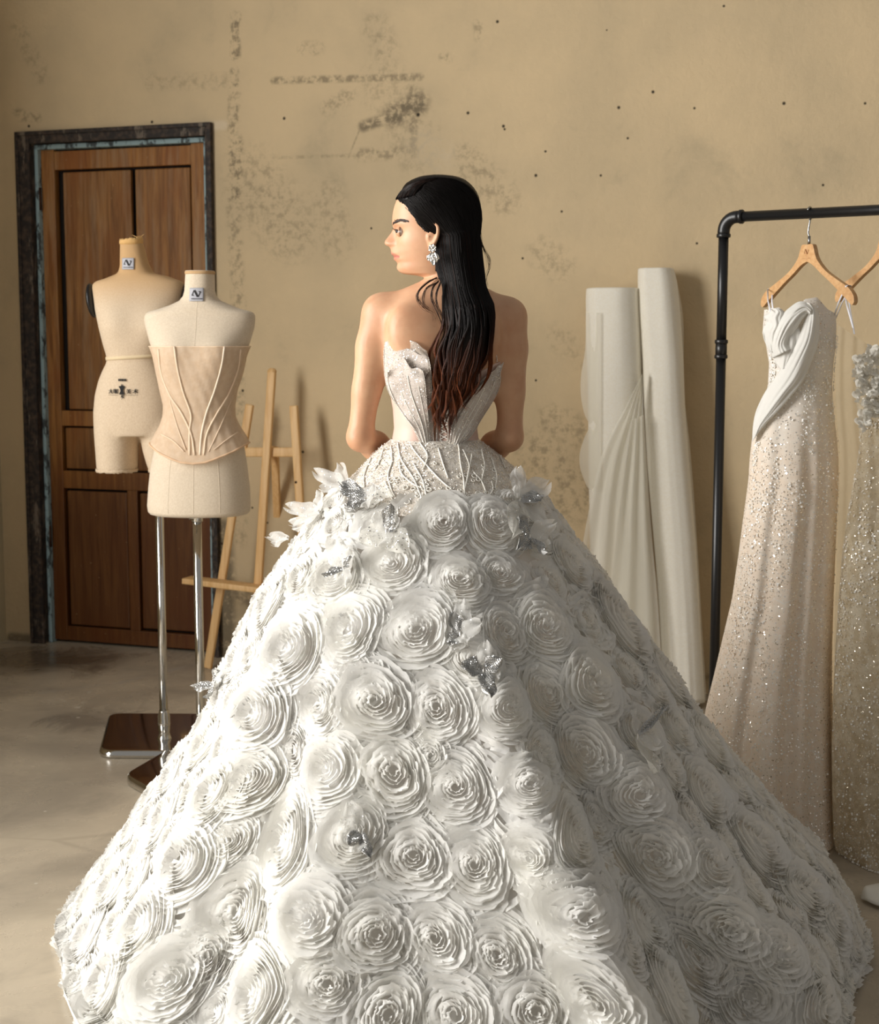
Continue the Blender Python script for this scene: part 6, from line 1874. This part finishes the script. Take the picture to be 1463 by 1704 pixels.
BFL = [  # centre px, wings: (angle deg in the picture, length px, half width px, lift deg, kind)
    ((617, 832), [(135, 40, 14, 25, 'crystal'), (196, 38, 14, 12, 'crystal'), (40, 34, 13, 30, 'petal'), (-75, 36, 13, 40, 'petal'), (-20, 46, 20, 12, 'dots'), (250, 32, 8, 30, 'crystal')]),
    ((652, 882), [(62, 46, 12, 45, 'crystal'), (10, 24, 9, 40, 'crystal'), (-50, 50, 20, 10, 'dots'), (200, 48, 22, 8, 'dots'), (110, 40, 15, 35, 'petal'), (-110, 42, 16, 25, 'petal')]),
    ((586, 944), [(200, 36, 8, 30, 'crystal'), (25, 28, 7, 35, 'crystal'), (105, 62, 19, 28, 'petal'), (40, 44, 16, 35, 'petal'), (-75, 44, 13, 20, 'petal')]),
    ((543, 852), [(165, 60, 15, 30, 'petal'), (140, 44, 13, 40, 'petal'), (200, 66, 15, 34, 'petal'), (80, 40, 13, 24, 'petal')]),
    ((584, 810), [(125, 46, 14, 36, 'petal'), (165, 50, 12, 36, 'petal'), (95, 34, 12, 26, 'petal')]),
    ((855, 832), [(105, 60, 15, 30, 'petal'), (48, 52, 18, 35, 'petal'), (15, 34, 12, 35, 'crystal'), (-40, 74, 22, 14, 'petal'), (-100, 62, 18, 8, 'sheer'), (140, 30, 10, 40, 'petal')]),
    ((866, 892), [(140, 40, 11, 22, 'crystal'), (236, 36, 13, 18, 'crystal'), (-62, 46, 8, 30, 'crystal'), (38, 46, 15, 40, 'petal'), (-30, 44, 17, 34, 'petal')]),
    ((764, 1052), [(108, 38, 11, 15, 'crystal'), (220, 30, 12, 15, 'crystal'), (85, 72, 15, 12, 'petal'), (22, 52, 15, 28, 'petal'), (-60, 32, 9, 35, 'petal'), (250, 40, 14, 10, 'petal')]),
    ((800, 1112), [(172, 40, 16, 18, 'crystal'), (28, 36, 13, 35, 'crystal'), (-78, 52, 13, 20, 'crystal'), (88, 56, 12, 30, 'petal'), (-40, 40, 14, 20, 'petal'), (215, 34, 14, 15, 'petal')]),
    ((1042, 1222), [(102, 54, 13, 20, 'petal'), (58, 44, 7, 35, 'crystal'), (-8, 48, 20, 30, 'petal'), (-60, 70, 22, 8, 'sheer')]),
    ((606, 1376), [(235, 34, 10, 25, 'crystal'), (-68, 52, 9, 18, 'crystal'), (112, 64, 14, 12, 'petal'), (150, 46, 14, 15, 'petal'), (-105, 52, 16, 25, 'petal')]),
    ((378, 1140), [(150, 24, 8, 20, 'crystal'), (250, 26, 8, 20, 'crystal'), (45, 28, 9, 20, 'crystal'), (0, 30, 12, 30, 'petal')]),
    ((500, 885), [(160, 34, 11, 40, 'petal'), (120, 26, 9, 40, 'petal')]),
]
for bi, ((x, y), ws) in enumerate(BFL):
    a, b = sk_at(x, y); n_, _, _ = sk_frame(np.array(a), np.array(b)); c = skirt(np.array(a), np.array(b), .026 if b > .16 else .014)
    vd = np.array([0, 0, CAMZ]) - c; dist = np.linalg.norm(vd)
    ux = np.array([1.0, 0, 0]); ux = ux - n_ * np.dot(ux, n_); ux /= np.linalg.norm(ux); uy = np.cross(n_, ux)
    if uy[2] < 0: uy = -uy
    bb_ = MB(); bb_.tube([c - uy * .012 + n_ * .003, c + n_ * .006, c + uy * .012 + n_ * .003], [.0014, .0026, .0012], 8)
    bo = bb_.build('butterfly_applique', M_BEAD, woman)
    for wi, (ang, L, W, lift, kind) in enumerate(ws):
        # lengths are as seen; undo the foreshortening of the slanted skirt
        dd = ux * cos(radians(ang)) + uy * sin(radians(ang)); q0, q1 = proj(c), proj(c + dd * .02)
        sc = .02 / max(np.linalg.norm(q1 - q0), 4.0)
        k = .80 if kind == 'petal' else 1.0
        wing(bo, c, n_, ux, uy, radians(ang), L * sc * k, W * dist / F * (1.12 if kind == 'petal' else 1.1), radians(lift * (.7 if kind == 'petal' else .9)), kind, bi * 20 + wi)
